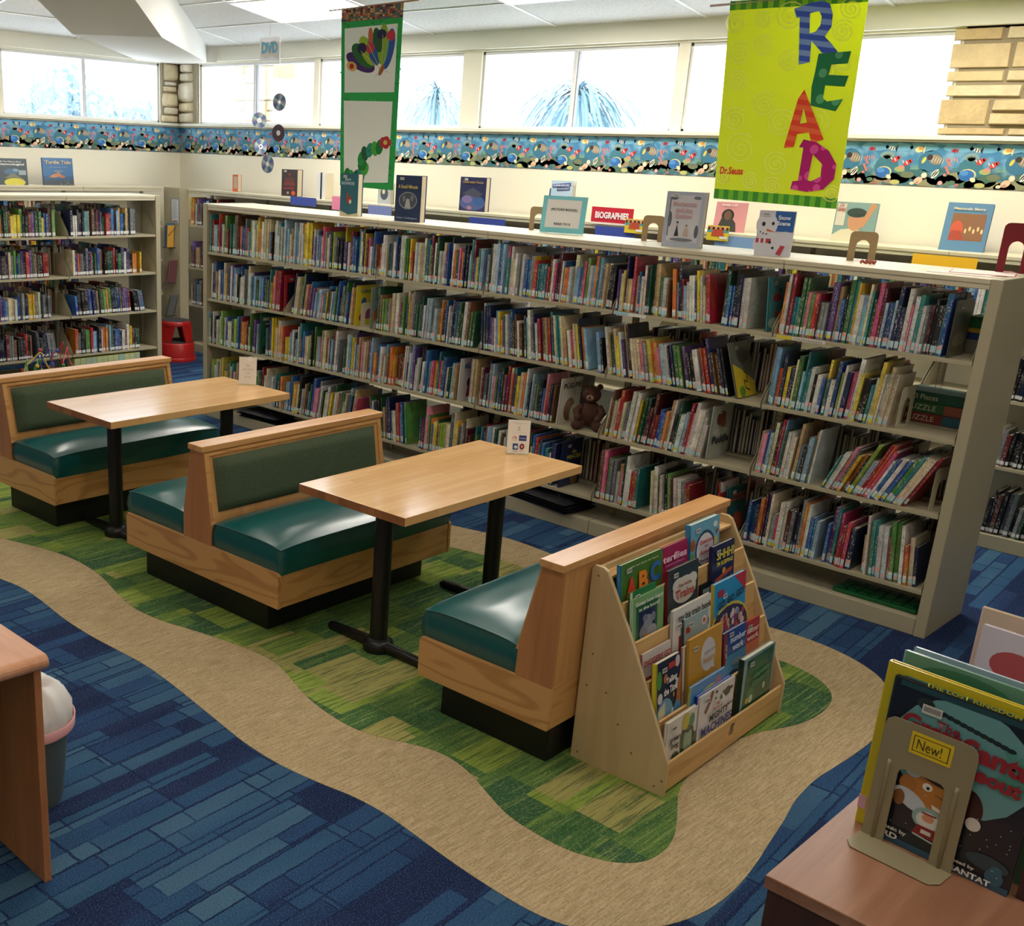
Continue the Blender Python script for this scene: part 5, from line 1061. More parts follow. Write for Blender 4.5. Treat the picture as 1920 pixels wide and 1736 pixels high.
sheet('shelf_sign', 'bright yellow topic sign at the right of the window bookcase', 'sign', -.76, 1.685, 1.555, .35, .07, '#f0b81c', lean=0)
def kids(label, x):
    T = sheet('promo_card', label, 'card', x, 1.675, 1.60, .155, .095, '#dcc02c', lean=0, arts=[('r', 0, .55, 1, .7, '#4fa0a8')] + [('e', .08 + .105 * i, .80 + .08 * (i % 2), .06, .12, ['#5a3024', '#c88a6a', '#3a2420', '#d8a080'][i % 4]) for i in range(9)] + [('p', [(.2, .3), (.8, .3), (.72, .75), (.28, .75)], '#c05038'), ('r', .6, .12, .95, .3, '#e8e0d8')]); return T
kids('yellow card with a row of children, beside the BIOGRAPHIES sign', -2.80); kids('yellow card with a row of children, left of the snowman book', -2.17)
# books displayed on top of the window bookcase
Hw = 1.651
cover_book('display_book', 'small orange-spined book standing furthest left on the window bookcase top', .06, .16, .07, '#c8643c', (-7.46, 1.84, Hw), (0, 0, rad(20)), arts=[('r', .2, .2, .9, .9, '#b8a494')], barcode=False)
cover_book('display_book', 'dark haunted-looking book with orange lanterns on the window bookcase top', .20, .24, .03, '#33292c', (-6.60, 1.80, Hw), (0, 0, rad(6)), arts=[('e', .5, .6, .3, .12, '#5a2a28'), ('p', [(.1, .4), (.9, .4), (.8, .55), (.2, .55)], '#70302c'), ('e', .76, .13, .12, .08, '#c8502c'), ('e', .42, .13, .06, .05, '#b8a08a'), ('e', .5, .82, .06, .04, '#9a2a2c')], texts=[('HAUNTED', '#a83430', .5, .30, .7, .08)], openang=30)
cover_book('display_book', 'white and black-paged books standing on end left of the pink sign', .10, .23, .12, '#d0d0cc', (-6.14, 1.78, Hw), (0, 0, rad(10)), arts=[('r', .4, 0, .6, 1, '#2a2c30')], barcode=False)
cover_book('display_book', 'grey drawing book partly behind the animal banner on the window bookcase', .14, .17, .03, '#a8aeb0', (-5.36, 1.80, Hw), (0, 0, rad(6)), arts=[('e', .5, .5, .3, .3, '#4a5058'), ('e', .45, .6, .12, .12, '#c8c49a')], openang=40, barcode=False)
cover_book('display_book', 'navy book spine standing right of the grey drawing book', .12, .17, .03, '#1d2f60', (-5.17, 1.83, Hw), (0, 0, rad(-10)), barcode=False)
cover_book('display_book', 'dark purple night-scene book on the window bookcase, right of A Small Miracle', .25, .26, .03, '#2a2c52', (-4.38, 1.80, Hw), (0, 0, rad(5)), arts=[('e', .5, .25, .5, .22, '#4c5a8a'), ('e', .3, .35, .2, .12, '#7a6a9a'), ('e', .75, .3, .2, .14, '#3a5a90'), ('p', [(.1, .5), (.5, .7), (.9, .52), (.7, .4)], '#4a4a5c'), ('e', .4, .1, .1, .06, '#9a7080')], texts=[('Underwater House', '#9a7a4a', .5, .86, .8, .08)], openang=16)
cover_book('display_book', 'white book with a thick navy frame, half behind the picture books sign', .16, .21, .015, '#35407a', (-3.62, 1.88, Hw), (rad(-6), 0, rad(8)), arts=[('r', .12, .1, .95, .94, '#e4e2de'), ('e', .4, .3, .1, .1, '#c89a5a')], barcode=False)
cover_book('display_book', 'pale blue Superheroes Are Everywhere book standing above the picture books sign', .18, .27, .03, '#b0c6d6', (-3.50, 1.76, Hw), (0, 0, rad(6)), arts=[('p', [(.06, .80), (.92, .86), (.90, .96), (.05, .90)], '#565c88'), ('p', [(.28, .72), (.88, .76), (.88, .84), (.28, .82)], '#565c88'), ('e', .5, .4, .35, .2, '#8aa8bc')], texts=[('SUPERHEROES', '#c8d0e0', .48, .88, .74, .05, 3), ('Are Everywhere', '#d8dce8', .58, .79, .5, .04, 3)], openang=34, barcode=False)
cover_book('display_book', 'black and pink biography with a seated figure, behind the yellow banner hem', .21, .19, .012, '#c88a8e', (-2.20, 1.86, Hw), (rad(-6), 0, rad(8)), arts=[('e', .42, .55, .2, .22, '#33302c'), ('p', [(.1, 0), (.75, 0), (.7, .3), (.5, .55), (.25, .5)], '#3c3e38'), ('e', .42, .55, .12, .16, '#6a5240')], texts=[('RISE UP', '#d8c8c8', .45, .9, .5, .07)], barcode=False)
cover_book('display_book', 'baseball biography with a capped player raising an arm, right of the yellow banner', .24, .235, .02, '#7c9a98', (-1.37, 1.84, Hw), (rad(-4), 0, rad(8)), arts=[('p', [(0, 0), (.95, 0), (.8, .25), (.5, .35), (.2, .3), (0, .15)], '#cfc8ae'), ('e', .52, .52, .19, .24, '#c08a6a'), ('e', .52, .74, .24, .12, '#2f3f48'), ('p', [(.5, .66), (.86, .66), (.8, .72), (.5, .72)], '#2a3840'), ('p', [(.72, .35), (.98, .95), (.84, 1), (.66, .5)], '#c08a6a'), ('r', .03, .4, .25, .96, '#cfc8b8')], texts=[('LOU\nGEHRIG', '#a04038', .14, .86, .2, .2)], openang=14, barcode=False)
cover_book('display_book', 'blue Menorah Story book tilted on a stand at the right of the window bookcase', .235, .27, .03, '#5c84a4', (-.73, 1.82, Hw), (rad(-10), 0, rad(8)), arts=[('r', .16, .22, .90, .78, '#8a6248'), ('e', .3, .45, .14, .18, '#c85a44'), ('p', [(.16, .22), (.5, .22), (.4, .42), (.2, .42)], '#a8483c')] + [('e', .5 + .09 * i, .42 + .05 * (i % 2), .025, .05, '#e8c890') for i in range(5)], texts=[('Menorah Story', '#d0c4a0', .5, .87, .7, .07)], barcode=False)
T = thing('paper_scraps', 'tiny crumpled tan scraps on the window bookcase beside the snowman book', 'paper', (-1.80, 1.80, Hw)); b = MB(); b.tube([(-.04, 0, .004), (0, .01, .012), (.05, 0, .004)], .005, 5); b.tube([(-.02, 0, .004), (.03, -.02, .02)], .004, 5); b.build('scrap', mat('tan_scrap', '#a8905a', .8), T)
# left wall bookcase top
cover_book('display_book', 'dark entomologist book with a yellow shape, leftmost on the left wall bookcase', .30, .235, .015, '#2f3a38', (-8.33, -.09, 1.66), (rad(-5), 0, rad(90)), arts=[('e', .55, .10, .36, .16, '#c4b82c'), ('e', .45, .50, .24, .12, '#3f5a74'), ('e', .60, .56, .1, .06, '#6a8aa0'), ('p', [(.2, .25), (.5, .45), (.9, .2), (.55, .28)], '#6a6a48'), ('r', .7, .38, .95, .56, '#8a9498')], texts=[('So You Want to Be an', '#c8c8c0', .45, .88, .7, .06), ('Entomologist!', '#dcdcd4', .45, .77, .9, .10)], barcode=False)
cover_book('display_book', 'blue Turtle Tide book with an orange sea creature on the left wall bookcase', .325, .25, .02, '#35628f', (-8.33, .385, 1.66), (rad(-5), 0, rad(90)), arts=[('r', 0, 0, 1, .2, '#3c4448'), ('r', 0, .2, 1, .34, '#2c5074'), ('e', .42, .36, .18, .07, '#b87848', 10), ('p', [(.14, .28), (.4, .42), (.44, .34)], '#b87848'), ('p', [(.40, .4), (.54, .56), (.52, .36)], '#b06c3c'), ('e', .62, .32, .1, .05, '#a8683c')] + [('e', .5 + .5 * RB.random(), .02 + .14 * RB.random(), .02, .012, '#7a7a70') for _ in range(14)], texts=[('Turtle Tide', '#c8b48a', .5, .84, .86, .12), ('the ways of sea turtles', '#8aa4bc', .5, .66, .55, .04), ('by the author\nand the artist', '#8aa4bc', .5, .52, .3, .07)], barcode=False)

# ================================================================= HANGING BANNERS
def banner(name, label, TL, TR, BRp, BL, Y, nseg=14):
    T = thing(name, label, 'banner', ((TL[0] + BRp[0]) / 2, Y, BL[1])); ox, oz = T.location.x, T.location.z
    def conv(u, v):
        u2 = u; top = (TL[0] + (TR[0] - TL[0]) * u, TL[1] + (TR[1] - TL[1]) * u); bot = (BL[0] + (BRp[0] - BL[0]) * u, BL[1] + (BRp[1] - BL[1]) * u)
        return (bot[0] + (top[0] - bot[0]) * v - ox, bot[1] + (top[1] - bot[1]) * v - oz)
    return T, conv
def cloth(T, conv, col, y=0, th=.0015):
    b = MB(); q = [conv(0, 0), conv(1, 0), conv(1, 1), conv(0, 1)]; b.prism(q, y, y + th, 'y', hexc(col)); return b.build('cloth', CLOTH, T)
T, cv = banner('hanging_banner', 'tall narrow green-edged hanging quilt with a butterfly above and a green plant-like figure below', (-4.705, 3.028), (-4.10, 3.030), (-4.108, 1.818), (-4.655, 1.826), .6)
cloth(T, cv, '#2f9e52')
q = random.Random(4)
qs = [('r', .0, .925, 1, 1, '#8a4a3c')] + [('r', u0, v0, u0 + .035, v0 + .010, q.choice(['#c87a5a', '#3a3a44', '#4a7a6a', '#d8b88a', '#a83a34', '#58708a', '#c8a060'])) for u0 in [i * .04 for i in range(25)] for v0 in [.927 + j * .012 for j in range(6)]]
qs += [('e', q.random(), q.choice([q.uniform(.02, .92)]), .03, .006, q.choice(['#23893f', '#46b066'])) for _ in range(120)]
qs += [('p', [(.07, .535), (.93, .535), (.93, .895), (.06, .888)], '#f0efea'), ('p', [(.08, .02), (.90, .04), (.91, .485), (.06, .49)], '#f0efea')]
# butterfly
qs += [('e', .34, .70, .26, .045, '#4a2a6a', -18), ('e', .38, .735, .22, .050, '#2c6a34', -30), ('e', .46, .760, .20, .050, '#9ab83a', -48), ('e', .57, .765, .18, .050, '#2a5a9a', -70), ('e', .80, .765, .22, .045, '#2c5aa0', 76), ('e', .71, .790, .22, .045, '#8ab03a', 88), ('e', .62, .815, .14, .035, '#2c5a34', 110), ('e', .50, .835, .10, .020, '#c86a3c', 95)]
qs += [('e', .19, .68, .09, .026, '#d8b05a', -12), ('e', .19, .68, .04, .016, '#b02c2c'), ('e', .50, .775, .07, .030, '#c8384a'), ('e', .83, .835, .07, .028, '#c8384a'), ('e', .36, .775, .08, .030, '#26284c'), ('e', .68, .845, .08, .026, '#26284c'), ('l', [(.68, .66), (.34, .76)], .004, '#d8c85a'), ('l', [(.68, .66), (.46, .80)], .004, '#c8d05a'), ('l', [(.70, .66), (.70, .84)], .004, '#d8d06a'), ('l', [(.72, .66), (.80, .82)], .004, '#8ac0d8'), ('e', .70, .655, .07, .016, '#a8643c', 55), ('l', [(.72, .66), (.82, .64)], .0018, '#7a7a74'), ('l', [(.66, .64), (.60, .62)], .0018, '#7a7a74')]
# leafy garland with a red flower (generic motif)
for i, (u, v, an) in enumerate([(.14, .065, 80), (.22, .055, 100), (.31, .06, 60), (.40, .075, 120), (.47, .105, 50), (.42, .13, 20), (.40, .165, 70), (.46, .195, 110), (.55, .215, 70), (.64, .225, 110), (.72, .235, 80)]):
    qs += [('e', u, v, .085, .032, ['#1f7a3a', '#2c9448', '#1c5c3c', '#2a8a74', '#4aa83c'][i % 5], an), ('l', [(u - .03, v - .006), (u + .03, v + .006)], .003, '#174c2c')]
for i in range(5): qs.append(('e', .82 + .05 * math.cos(i * 1.257), .262 + .016 * math.sin(i * 1.257), .055, .020, '#b8303a'))
qs += [('e', .82, .262, .035, .013, '#d8c05a')]
art('quilt_panels', qs, .6, 1.2, T, y=-.001, m=CLOTH, conv=cv, step=.00004)
b = MB(); p0 = cv(-.22, .993); p1 = cv(1.22, 1.006); b.tube([(p0[0], .003, p0[1]), (p1[0], .003, p1[1])], .006, 8); b.build('hanging_rod', wood('dowel', '#9a7a5c', '#8a6a4c', '#a8886a', 'x'), T)
b = MB()
for u in (.0, 1.0): p = cv(u, 1.0); b.tube([(p[0], .003, p[1]), (p[0], .003, cz(T.location.x + p[0], .6) - T.location.z)], .001, 4)
b.build('cord', WIRE, T)
T, cv = banner('hanging_banner', 'bright lime READ banner with big patterned letters, hanging at the right', (-1.712, 2.893), (-.985, 2.893), (-.964, 1.878), (-1.651, 1.894), .6)
cloth(T, cv, '#e0ea3a')
def cc(x, y): # picture-crop coordinates -> banner unit coordinates
    v = 1 - (y - 0) / (1097 + (x - 600) * .03); xl = 383 - (y / 1090) * 111; xr = 1085 - (y / 1100) * 160; return ((x - xl) / (xr - xl), v)
qs = [('r', 0, .955, 1, 1, '#8fc232'), ('r', 0, 0, 1, .052, '#7cc83c')]
for i in range(12): qs += [('r', i / 12, .955, i / 12 + .042, 1, '#56a838'), ('r', i / 12, 0, i / 12 + .042, .052, '#4fa63c')]
for (x, y, r) in [(410, 120, 60), (700, 100, 80), (960, 190, 60), (430, 280, 70), (420, 430, 60), (400, 640, 70), (880, 380, 60), (1000, 80, 60), (960, 350, 50), (650, 660, 80), (620, 880, 70), (430, 800, 90), (830, 640, 90), (560, 560, 70), (600, 1000, 50), (900, 1030, 50), (690, 330, 60), (480, 980, 50), (330, 960, 50), (560, 250, 60), (560, 110, 50)]:
    P = []
    for k in range(44): a = k * .42; rr = r * (k / 44); P.append(cc(x + rr * math.cos(a), y + rr * math.sin(a)))
    qs.append(('l', P, .0055, '#f0f488'))
art('banner_print', qs, .7, 1.0, T, y=-.001, m=CLOTH, conv=cv, step=.00005)
def letter(outer, holes, pat, c1, c2, yy):
    cu = bpy.data.curves.new('l', 'CURVE'); cu.dimensions = '2D'; cu.fill_mode = 'BOTH'
    for P in [outer] + holes:
        sp = cu.splines.new('POLY'); sp.points.add(len(P) - 1)
        for i, (x, y) in enumerate(P): a = cv(*cc(x, y)); sp.points[i].co = (a[0], a[1], 0, 1)
        sp.use_cyclic_u = True
    o = bpy.data.objects.new('l', cu); COL.objects.link(o); me = bpy.data.meshes.new_from_object(o.evaluated_get(bpy.context.evaluated_depsgraph_get())); bpy.data.objects.remove(o)
    for v in me.vertices: v.co = Vector((v.co.x, yy, v.co.y))
    m = mat('letter_' + pat + c1[1:], c1, .9); t = NT(m)
    if pat == 'stripe':
        w_ = t.n('TexWave', {'Vector': t.coord((1, 1, 1), (0, rad(-8), 0)), 'Scale': 6.2}, wave_type='BANDS', bands_direction='Z'); t.col(t.ramp(w_, [(0, c1), (.5, c2)], 'CONSTANT'))
    else:
        w_ = t.n('TexVoronoi', {'Vector': t.coord((1, 0.001, 1)), 'Scale': 16.0, 'Randomness': .55}); t.col(t.ramp(w_, [(0, c2), (.36, c1)], 'CONSTANT'))
    me.materials.clear(); me.materials.append(m); o = bpy.data.objects.new('banner_letter', me); COL.objects.link(o); o.parent = T
letter([(720, 62), (800, 38), (860, 30), (898, 48), (912, 100), (905, 165), (872, 212), (905, 250), (935, 292), (880, 322), (838, 270), (806, 232), (797, 340), (741, 352), (748, 108), (733, 110)], [[(800, 90), (845, 82), (858, 110), (850, 155), (826, 185), (797, 192)]], 'stripe', '#3a5cc0', '#7f9fdc', -.0035)
letter([(842, 298), (1000, 291), (984, 352), (905, 356), (890, 408), (988, 415), (968, 470), (874, 462), (862, 528), (882, 545), (962, 532), (924, 596), (800, 566), (806, 468), (822, 400)], [], 'dot', '#1f7a4a', '#5aa874', -.0045)
letter([(770, 482), (866, 744), (804, 762), (792, 706), (732, 716), (714, 786), (662, 792), (738, 530)], [[(766, 575), (782, 655), (746, 662)]], 'stripe', '#e8452a', '#f0693a', -.0055)
letter([(765, 744), (832, 758), (892, 802), (928, 872), (916, 950), (860, 1008), (780, 1024), (695, 1012), (706, 970), (735, 965), (764, 788), (742, 786)], [[(812, 822), (856, 872), (850, 938), (802, 966), (784, 962)]], 'dot', '#b0126e', '#d84a9a', -.0065)
a = cv(*cc(378, 925)); text('Dr.Seuss', 'banner_text', ink('#d8281e'), T, a[0], a[1], .135, .038, y=-.004, bold=.03)
b = MB(); p0 = cv(-.16, .985); p1 = cv(1.16, 1.0); b.tube([(p0[0], .004, p0[1]), (p1[0], .004, p1[1])], .006, 8); b.build('hanging_rod', MATS['dowel'], T)
b = MB()
for u in (.0, 1.0): p = cv(u, 1.0); b.tube([(p[0], .004, p[1]), (p[0], .004, cz(T.location.x + p[0], .6) - T.location.z)], .001, 4)
b.build('cord', WIRE, T)
# DVD sign and hanging discs
T = thing('hanging_sign', 'small clear DVD sign hanging from the ceiling near the stone corner', 'sign', (-5.845, .9, 2.735))
b = MB(); b.box(-.128, .128, 0, .003, 0, .185); b.build('acrylic_panel', ACRYL, T)
art('sign_print', [('r', 0, .02, 1, .98, '#dcdde2'), ('p', [(.04, .2), (.3, .1), (.6, .2), (.95, .06), (.98, .75), (.7, .86), (.4, .74), (.06, .86)], '#c4bcae')], .25, .18, T, y=-.001); text('DVD', 'sign_text', ink('#4f9ab4'), T, 0, .10, .20, .085, y=-.003, bold=.06)
b = MB(); b.tube([(0, .002, .185), (0, .002, cz(-5.845, .9) - 2.735)], .001, 4); b.tube([(0, .002, 0), (0, .002, -.07)], .001, 4); b.build('cord', WIRE, T)
m = DISC = mat('disc_silver', '#a8adb4', .25, .15); t = NT(m)
gr = t.n('TexGradient', {'Vector': t.coord((1, 1, 1), (rad(90), 0, 0))}, gradient_type='RADIAL'); t.col(t.ramp(t.n('Math', {0: t.n('Math', {0: gr, 1: 4.0}, operation='MULTIPLY')}, operation='FRACT'), [(0, '#8e949c'), (.3, '#b8bcc0'), (.45, '#5f8f6a'), (.55, '#3c7fa8'), (.7, '#6a5a9c'), (1, '#8e949c')]))  # rainbow reflection of the disc painted into its colour as radial streaks
DISCD = mat('disc_dark', '#4a3038', .25, .1)
def disc(label, x, y, z, rz, m, r=.06):
    T = thing('hanging_disc', label, 'disc', (x, y, z), (0, 0, rad(rz))); b = MB(); n = 32
    for ri, ro, nm, mm in ((.008, .020, 'hub_ring', mat('disc_hub', '#e2e4e6', .2)), (.020, r, 'disc_face', m)):
        b = MB(); vs = []
        for yy in (0, .0014):
            for q_ in (ri, ro): vs += [(q_ * math.cos(6.2832 * i / n), yy, q_ * math.sin(6.2832 * i / n)) for i in range(n)]
        F = []
        for i in range(n):
            j = (i + 1) % n; F += [(i, j, n + j, n + i), (2 * n + i, 3 * n + i, 3 * n + j, 2 * n + j), (n + i, n + j, 3 * n + j, 3 * n + i), (i, 2 * n + i, 2 * n + j, j)]
        b.add(vs, F); b.build(nm, mm, T)
    b = MB(); b.tube([(0, .0007, r), (0, .0007, 2.735 - z)], .0007, 4); b.build('thread', WIRE, T)
disc('silver disc hanging against the window, topmost of the strung discs', -5.715, .9, 2.425, 12, DISC, .066)
disc('dark disc with a red sheen hanging in front of the wallpaper border', -5.72, .9, 2.19, 10, DISCD, .066)
disc('rainbow-streaked disc, lowest of the strung discs', -5.85, .9, 1.945, 5, DISC, .072)
disc('faint bluish disc turned almost edge-on beside the window sill', -5.965, .9, 2.285, 62, DISC, .062)
disc('disc hanging fully edge-on in front of the wallpaper border', -5.94, .9, 2.08, 84, DISC, .062)

# ================================================================= SMALL FLOOR THINGS
m = REDP = mat('red_plastic', '#b01c1c', .35)
RUB = mat('grey_rubber', '#3a3a3c', .8)
T = thing('step_stool', 'round red kick step stool by the corner panel', 'stool', (-7.69, 1.27, 0))
b = MB(); b.lathe([(.205, 0), (.21, .02), (.20, .04)], 36); b.build('bumper_ring', REDP, T)
b = MB(); b.lathe([(.195, .04), (.185, .17), (.175, .185), (.12, .185)], 36, cap=False); b.build('lower_drum', REDP, T); b = MB(); b.lathe([(.172, .186), (.172, .192)], 36); b.build('lower_tread', RUB, T)
for k in range(4):
    a = rad(20 + 90 * k); b = MB(); ca, sa = math.cos(a), math.sin(a); M_ = Matrix.Rotation(a, 4, 'Z'); b.M = M_
    b.add([(.165, -.05, .185), (.165, .05, .185), (.140, .085, .36), (.140, -.085, .36), (.150, -.05, .185), (.150, .05, .185), (.125, .085, .36), (.125, -.085, .36)], [(0, 1, 2, 3), (7, 6, 5, 4), (0, 3, 7, 4), (1, 5, 6, 2)]); b.build('leg', REDP, T)
b = MB(); b.lathe([(.150, .35), (.152, .385), (.14, .395)], 36); b.build('upper_rim', REDP, T); b = MB(); b.lathe([(.138, .395), (.136, .40)], 36); b.build('upper_tread', RUB, T)
# corner wall rack of magazines
for i, (z, cols, ln) in enumerate(((1.06, ['#4a5a8a', '#2f6a8a', '#d8a03a'], 4), (.70, ['#c87a4a', '#6a5a6a', '#b89aa0', '#7a4a4a'], 14), (.36, ['#6a8a4a', '#7a7a80'], 22))):
    T = thing('magazine_holder', 'small wire holder of magazines on the corner panel, %s of three' % ('top', 'middle', 'lowest')[i], 'magazine rack', (-8.20, 1.599, z))
    b = MB(); b.tube([(-.02, 0, 0), (-.02, -.10, 0), (.06, -.10, 0), (.06, 0, 0)], .003, 5); b.tube([(-.02, 0, .2), (.06, 0, .2), (.06, -.09, .12)], .003, 5); b.build('wire_frame', BLACKM, T)
    for k, c in enumerate(cols):
        b = MB(); b.M = Matrix.Translation((-.01 + k * .02, -.09, .004)) @ Matrix.Rotation(rad(ln), 4, 'Y'); b.box(0, .008, 0, .08, 0, .22 + .02 * (k % 2), hexc(c)); b.build('magazine', MATTE, T)
# bead maze behind the far bench
T = thing('bead_maze', 'colourful wire bead maze toy behind the furthest booth bench', 'toy', (-5.45, -1.40, 0))
b = MB(); b.box(-.20, .22, -.26, .20, .36, .385); b.build('base_board', MAPLE, T, bevel=.004)
b = MB()
for x in (-.17, .19):
    for y in (-.23, .17): b.box(x - .02, x + .02, y - .02, y + .02, 0, .36)
b.build('legs', MAPLE, T)
for k, (c, pts) in enumerate([('#3f9a52', [(.0, -.22), (.0, -.16)]), ('#d8b82c', [(-.05, -.22), (.0, .04)]), ('#2f3f9a', [(.05, -.12), (.05, 0)]), ('#b83040', [(.02, .0), (-.05, .15)]), ('#3f9a52', [(.1, -.24), (.1, -.14)]), ('#2f3f9a', [(-.1, -.2), (-.1, .1)]), ('#c83a4a', [(.08, .02), (.05, .16)])]):
    b = MB(); (xa, ya), (xb, yb) = pts; n = 26; hh = .20 + .035 * (k % 4); P = []
    for i in range(n + 1):
        s = i / n; P.append((xa + (xb - xa) * s + .03 * math.sin(s * 9 + k), ya + (yb - ya) * s + .02 * math.cos(s * 12) * math.sin(math.pi * s), .385 + hh * math.sin(math.pi * s) ** .6 + (.03 * math.sin(s * 14) * math.sin(math.pi * s))))
    b.tube(P, .0038, 6); o = b.build('wire_loop', mat('wire_' + c[1:], c, .35), T)
    bb = MB(); p = P[4 + 2 * k % 12]; bb.sphere(p, .014, n=10); bb.sphere(P[3], .013, n=10); bb.build('bead', mat('bead_%d' % (k % 4), ['#d8b02c', '#b02a2a', '#2f7a3a', '#2a4fa0'][k % 4], .3), o)
# low box of yellow-green paperbacks on the left bookcase bottom
for i in range(12):
    b = MB(); b.box(0, .135, 0, .055, 0, .125, hexc('#c8c06a'), [hexc('#d6cc7c'), hexc('#c9bf4e')] + [hexc(RB.choice(['#a8b89a', '#b8c08a', '#98b0a8']))] * 4)
    for s in range(6): b.box(-.0008, 0, .004 + s * .0085, .0105 + s * .0085, .09, .122, hexc('#3f7a8a' if s % 2 else '#c8b040'))
    b.M = None
    T = b.build('paperback_bundle', MATTE, None, loc=(-7.20 - .14, -.18 + i * .058, .0875)); tag(T, 'bundle of yellow-topped paperbacks on the bottom of the far left bookcase', 'books', 'yellow paperback bundles on the bottom shelf')
    T.rotation_euler = (0, 0, 0)
# green tray, bags, boxes, teddy in the long bookcase
T = thing('plastic_tray', 'flat green plastic tray on the bottom of the rightmost bay', 'tray', (-.22, .10, .0875))
GP = mat('green_plastic', '#0b5a2c', .35); b = MB(); b.box(-.20, .20, -.06, .13, 0, .022); b.build('tray_body', GP, T, bevel=.006)
b = MB()
for i in range(7):
    for j in range(3): b.box(-.185 + i * .054, -.141 + i * .054, -.05 + j * .058, -.004 + j * .058, .022, .028)
b.build('lid_cells', GP, T, bevel=.003)
BLK = mat('black_nylon', '#17181c', .55); NAVY = mat('navy_nylon', '#1a2238', .6)
def bag(label, x, y, z, w, d, n, m2, rz=0):
    T = thing('folded_bag', label, 'bag', (x, y, z), (0, 0, rz)); q = random.Random(int(abs(x) * 10))
    for k in range(n):
        b = MB(); b.smooth = True; N = 12; vs = []; ox = q.uniform(-.03, .03); zz = k * .02
        for sidez in (0, 1):
            for i in range(N + 1):
                for j in range(N + 1):
                    u, v = 2 * i / N - 1, 2 * j / N - 1; e = max(0, (1 - u ** 4) * (1 - v ** 4)); dr = .0 if v > -.6 else (-.6 - v) * .09 * (k == n - 1)
                    vs.append((ox + u * w / 2, v * d / 2 - .01 * k, zz + sidez * (.018 * e ** .5 + .002 + .003 * math.sin(7 * u + k) * e) - dr * (z > .05) * 0))
        M1 = (N + 1) ** 2; F = [(i * (N + 1) + j, (i + 1) * (N + 1) + j, (i + 1) * (N + 1) + j + 1, i * (N + 1) + j + 1) for i in range(N) for j in range(N)]
        b.add(vs, [f[::-1] for f in F] + [tuple(M1 + i for i in f) for f in F]); b.build('bag_layer', (m2 if k == 0 else BLK), T)
    b = MB(); b.tube([(-w * .3, -d * .3, n * .02 + .004), (-w * .1, -d * .1, n * .02 + .02), (w * .15, -d * .2, n * .02 + .016), (w * .3, -d * .35, n * .02 + .004)], .006, 6); b.build('strap', BLK, T)
    b = MB()
    for xx in (-.3, .2): b.lathe([(.006, 0), (.006, .004)], 10, (w * xx, -d * .42, .02 * 1))
    b.build('snap', WIRE, T)
bag('stack of folded black and navy bags lying on the bottom of the fourth bay', -2.19, .12, .0875, .50, .26, 4, NAVY, rad(-6))
bag('folded black bags on the bottom shelf behind the back table', -4.86, .12, .0875, .42, .24, 3, BLK, rad(4))
bag('flat dark bag on the bottom shelf beside the middle bench', -3.2, .12, .0875, .36, .22, 1, BLK, rad(4))
BRN = mat('teddy_fur', '#4a2c20', .95); NZ = mat('teddy_muzzle', '#8a6a50', .9); t = NT(BRN); nn = t.n('TexNoise', {'Vector': t.coord(), 'Scale': 120.0}); t.bump(nn, .8, .006)
T = thing('teddy_bear', 'plain brown teddy bear sitting in the gap on the third shelf', 'teddy bear', (-1.965, .10, RZ[2] + .001), (0, 0, rad(25)))
b = MB(); b.sphere((0, 0, .085), .062, sc=(1, .85, 1.25)); b.build('body', BRN, T); b = MB(); b.sphere((0, -.01, .20), .052, sc=(1.05, .95, .95)); b.build('head', BRN, T)
b = MB(); b.sphere((0, -.062, .188), .022, sc=(1, .8, .8)); o = b.build('muzzle', NZ, T); b = MB(); b.sphere((0, -.080, .194), .007); b.build('nose', TEXTK, o)
for s in (-1, 1):
    b = MB(); b.sphere((s * .042, .0, .245), .018, sc=(1, .5, 1)); b.build('ear', BRN, T)
    b = MB(); b.tube([(s * .05, -.01, .13), (s * .075, -.035, .10), (s * .06, -.07, .075)], .022, 10, taper=[.9, 1, .85]); b.sphere((s * .058, -.074, .072), .021); b.build('arm', BRN, T)
    b = MB(); b.tube([(s * .03, -.01, .035), (s * .05, -.05, .026), (s * .06, -.075, .024)], .026, 10); b.sphere((s * .062, -.082, .030), .029, sc=(1, .7, 1)); b.build('leg', BRN, T)
    b = MB(); b.sphere((s * .018, -.055, .215), .005); b.build('eye', TEXTK, T)
# puzzle boxes seen through the gap of the rightmost bay
for i, (c, c2, s) in enumerate((('#7a2c24', '#2a5a6a', 'PUZZLE'), ('#2c5a30', '#8a4a3a', 'PUZZLE'), ('#1c4a38', '#1f5040', '163 Pieces'))):
    T = thing('puzzle_box', '%s puzzle box in the stack seen through the gap of the second shelf' % ('red-brown', 'leaf green', 'dark green')[i], 'puzzle box', (-.19, .275, RZ[1] + .001 + i * .05), (0, 0, 0))
    b = MB(); b.box(-.16, .16, 0, .18, 0, .048, hexc(c)); b.box(.03, .16, -.0006, 0, .002, .046, hexc(c2)); b.build('box', MATTE, T, bevel=.001); text(s, 'box_text', ink('#c8c0a0'), T, -.07, .024, .13, .024, y=-.0015, bold=.0)
for i, (c, h_) in enumerate((('#8a8678', .06), ('#24407a', .03), ('#c8a030', .02), ('#2a6a38', .05))):
    T = thing('game_box', '%s box in the stack seen at the right end behind the top shelf' % ('grey-white', 'blue', 'yellow', 'green')[i], 'box', (-.075, .275, RZ[0] + .001 + (0, .061, .092, .113)[i])); b = MB(); b.box(-.065, .065, 0, .18, 0, h_, hexc(c)); b.build('box', MATTE, T, bevel=.001)
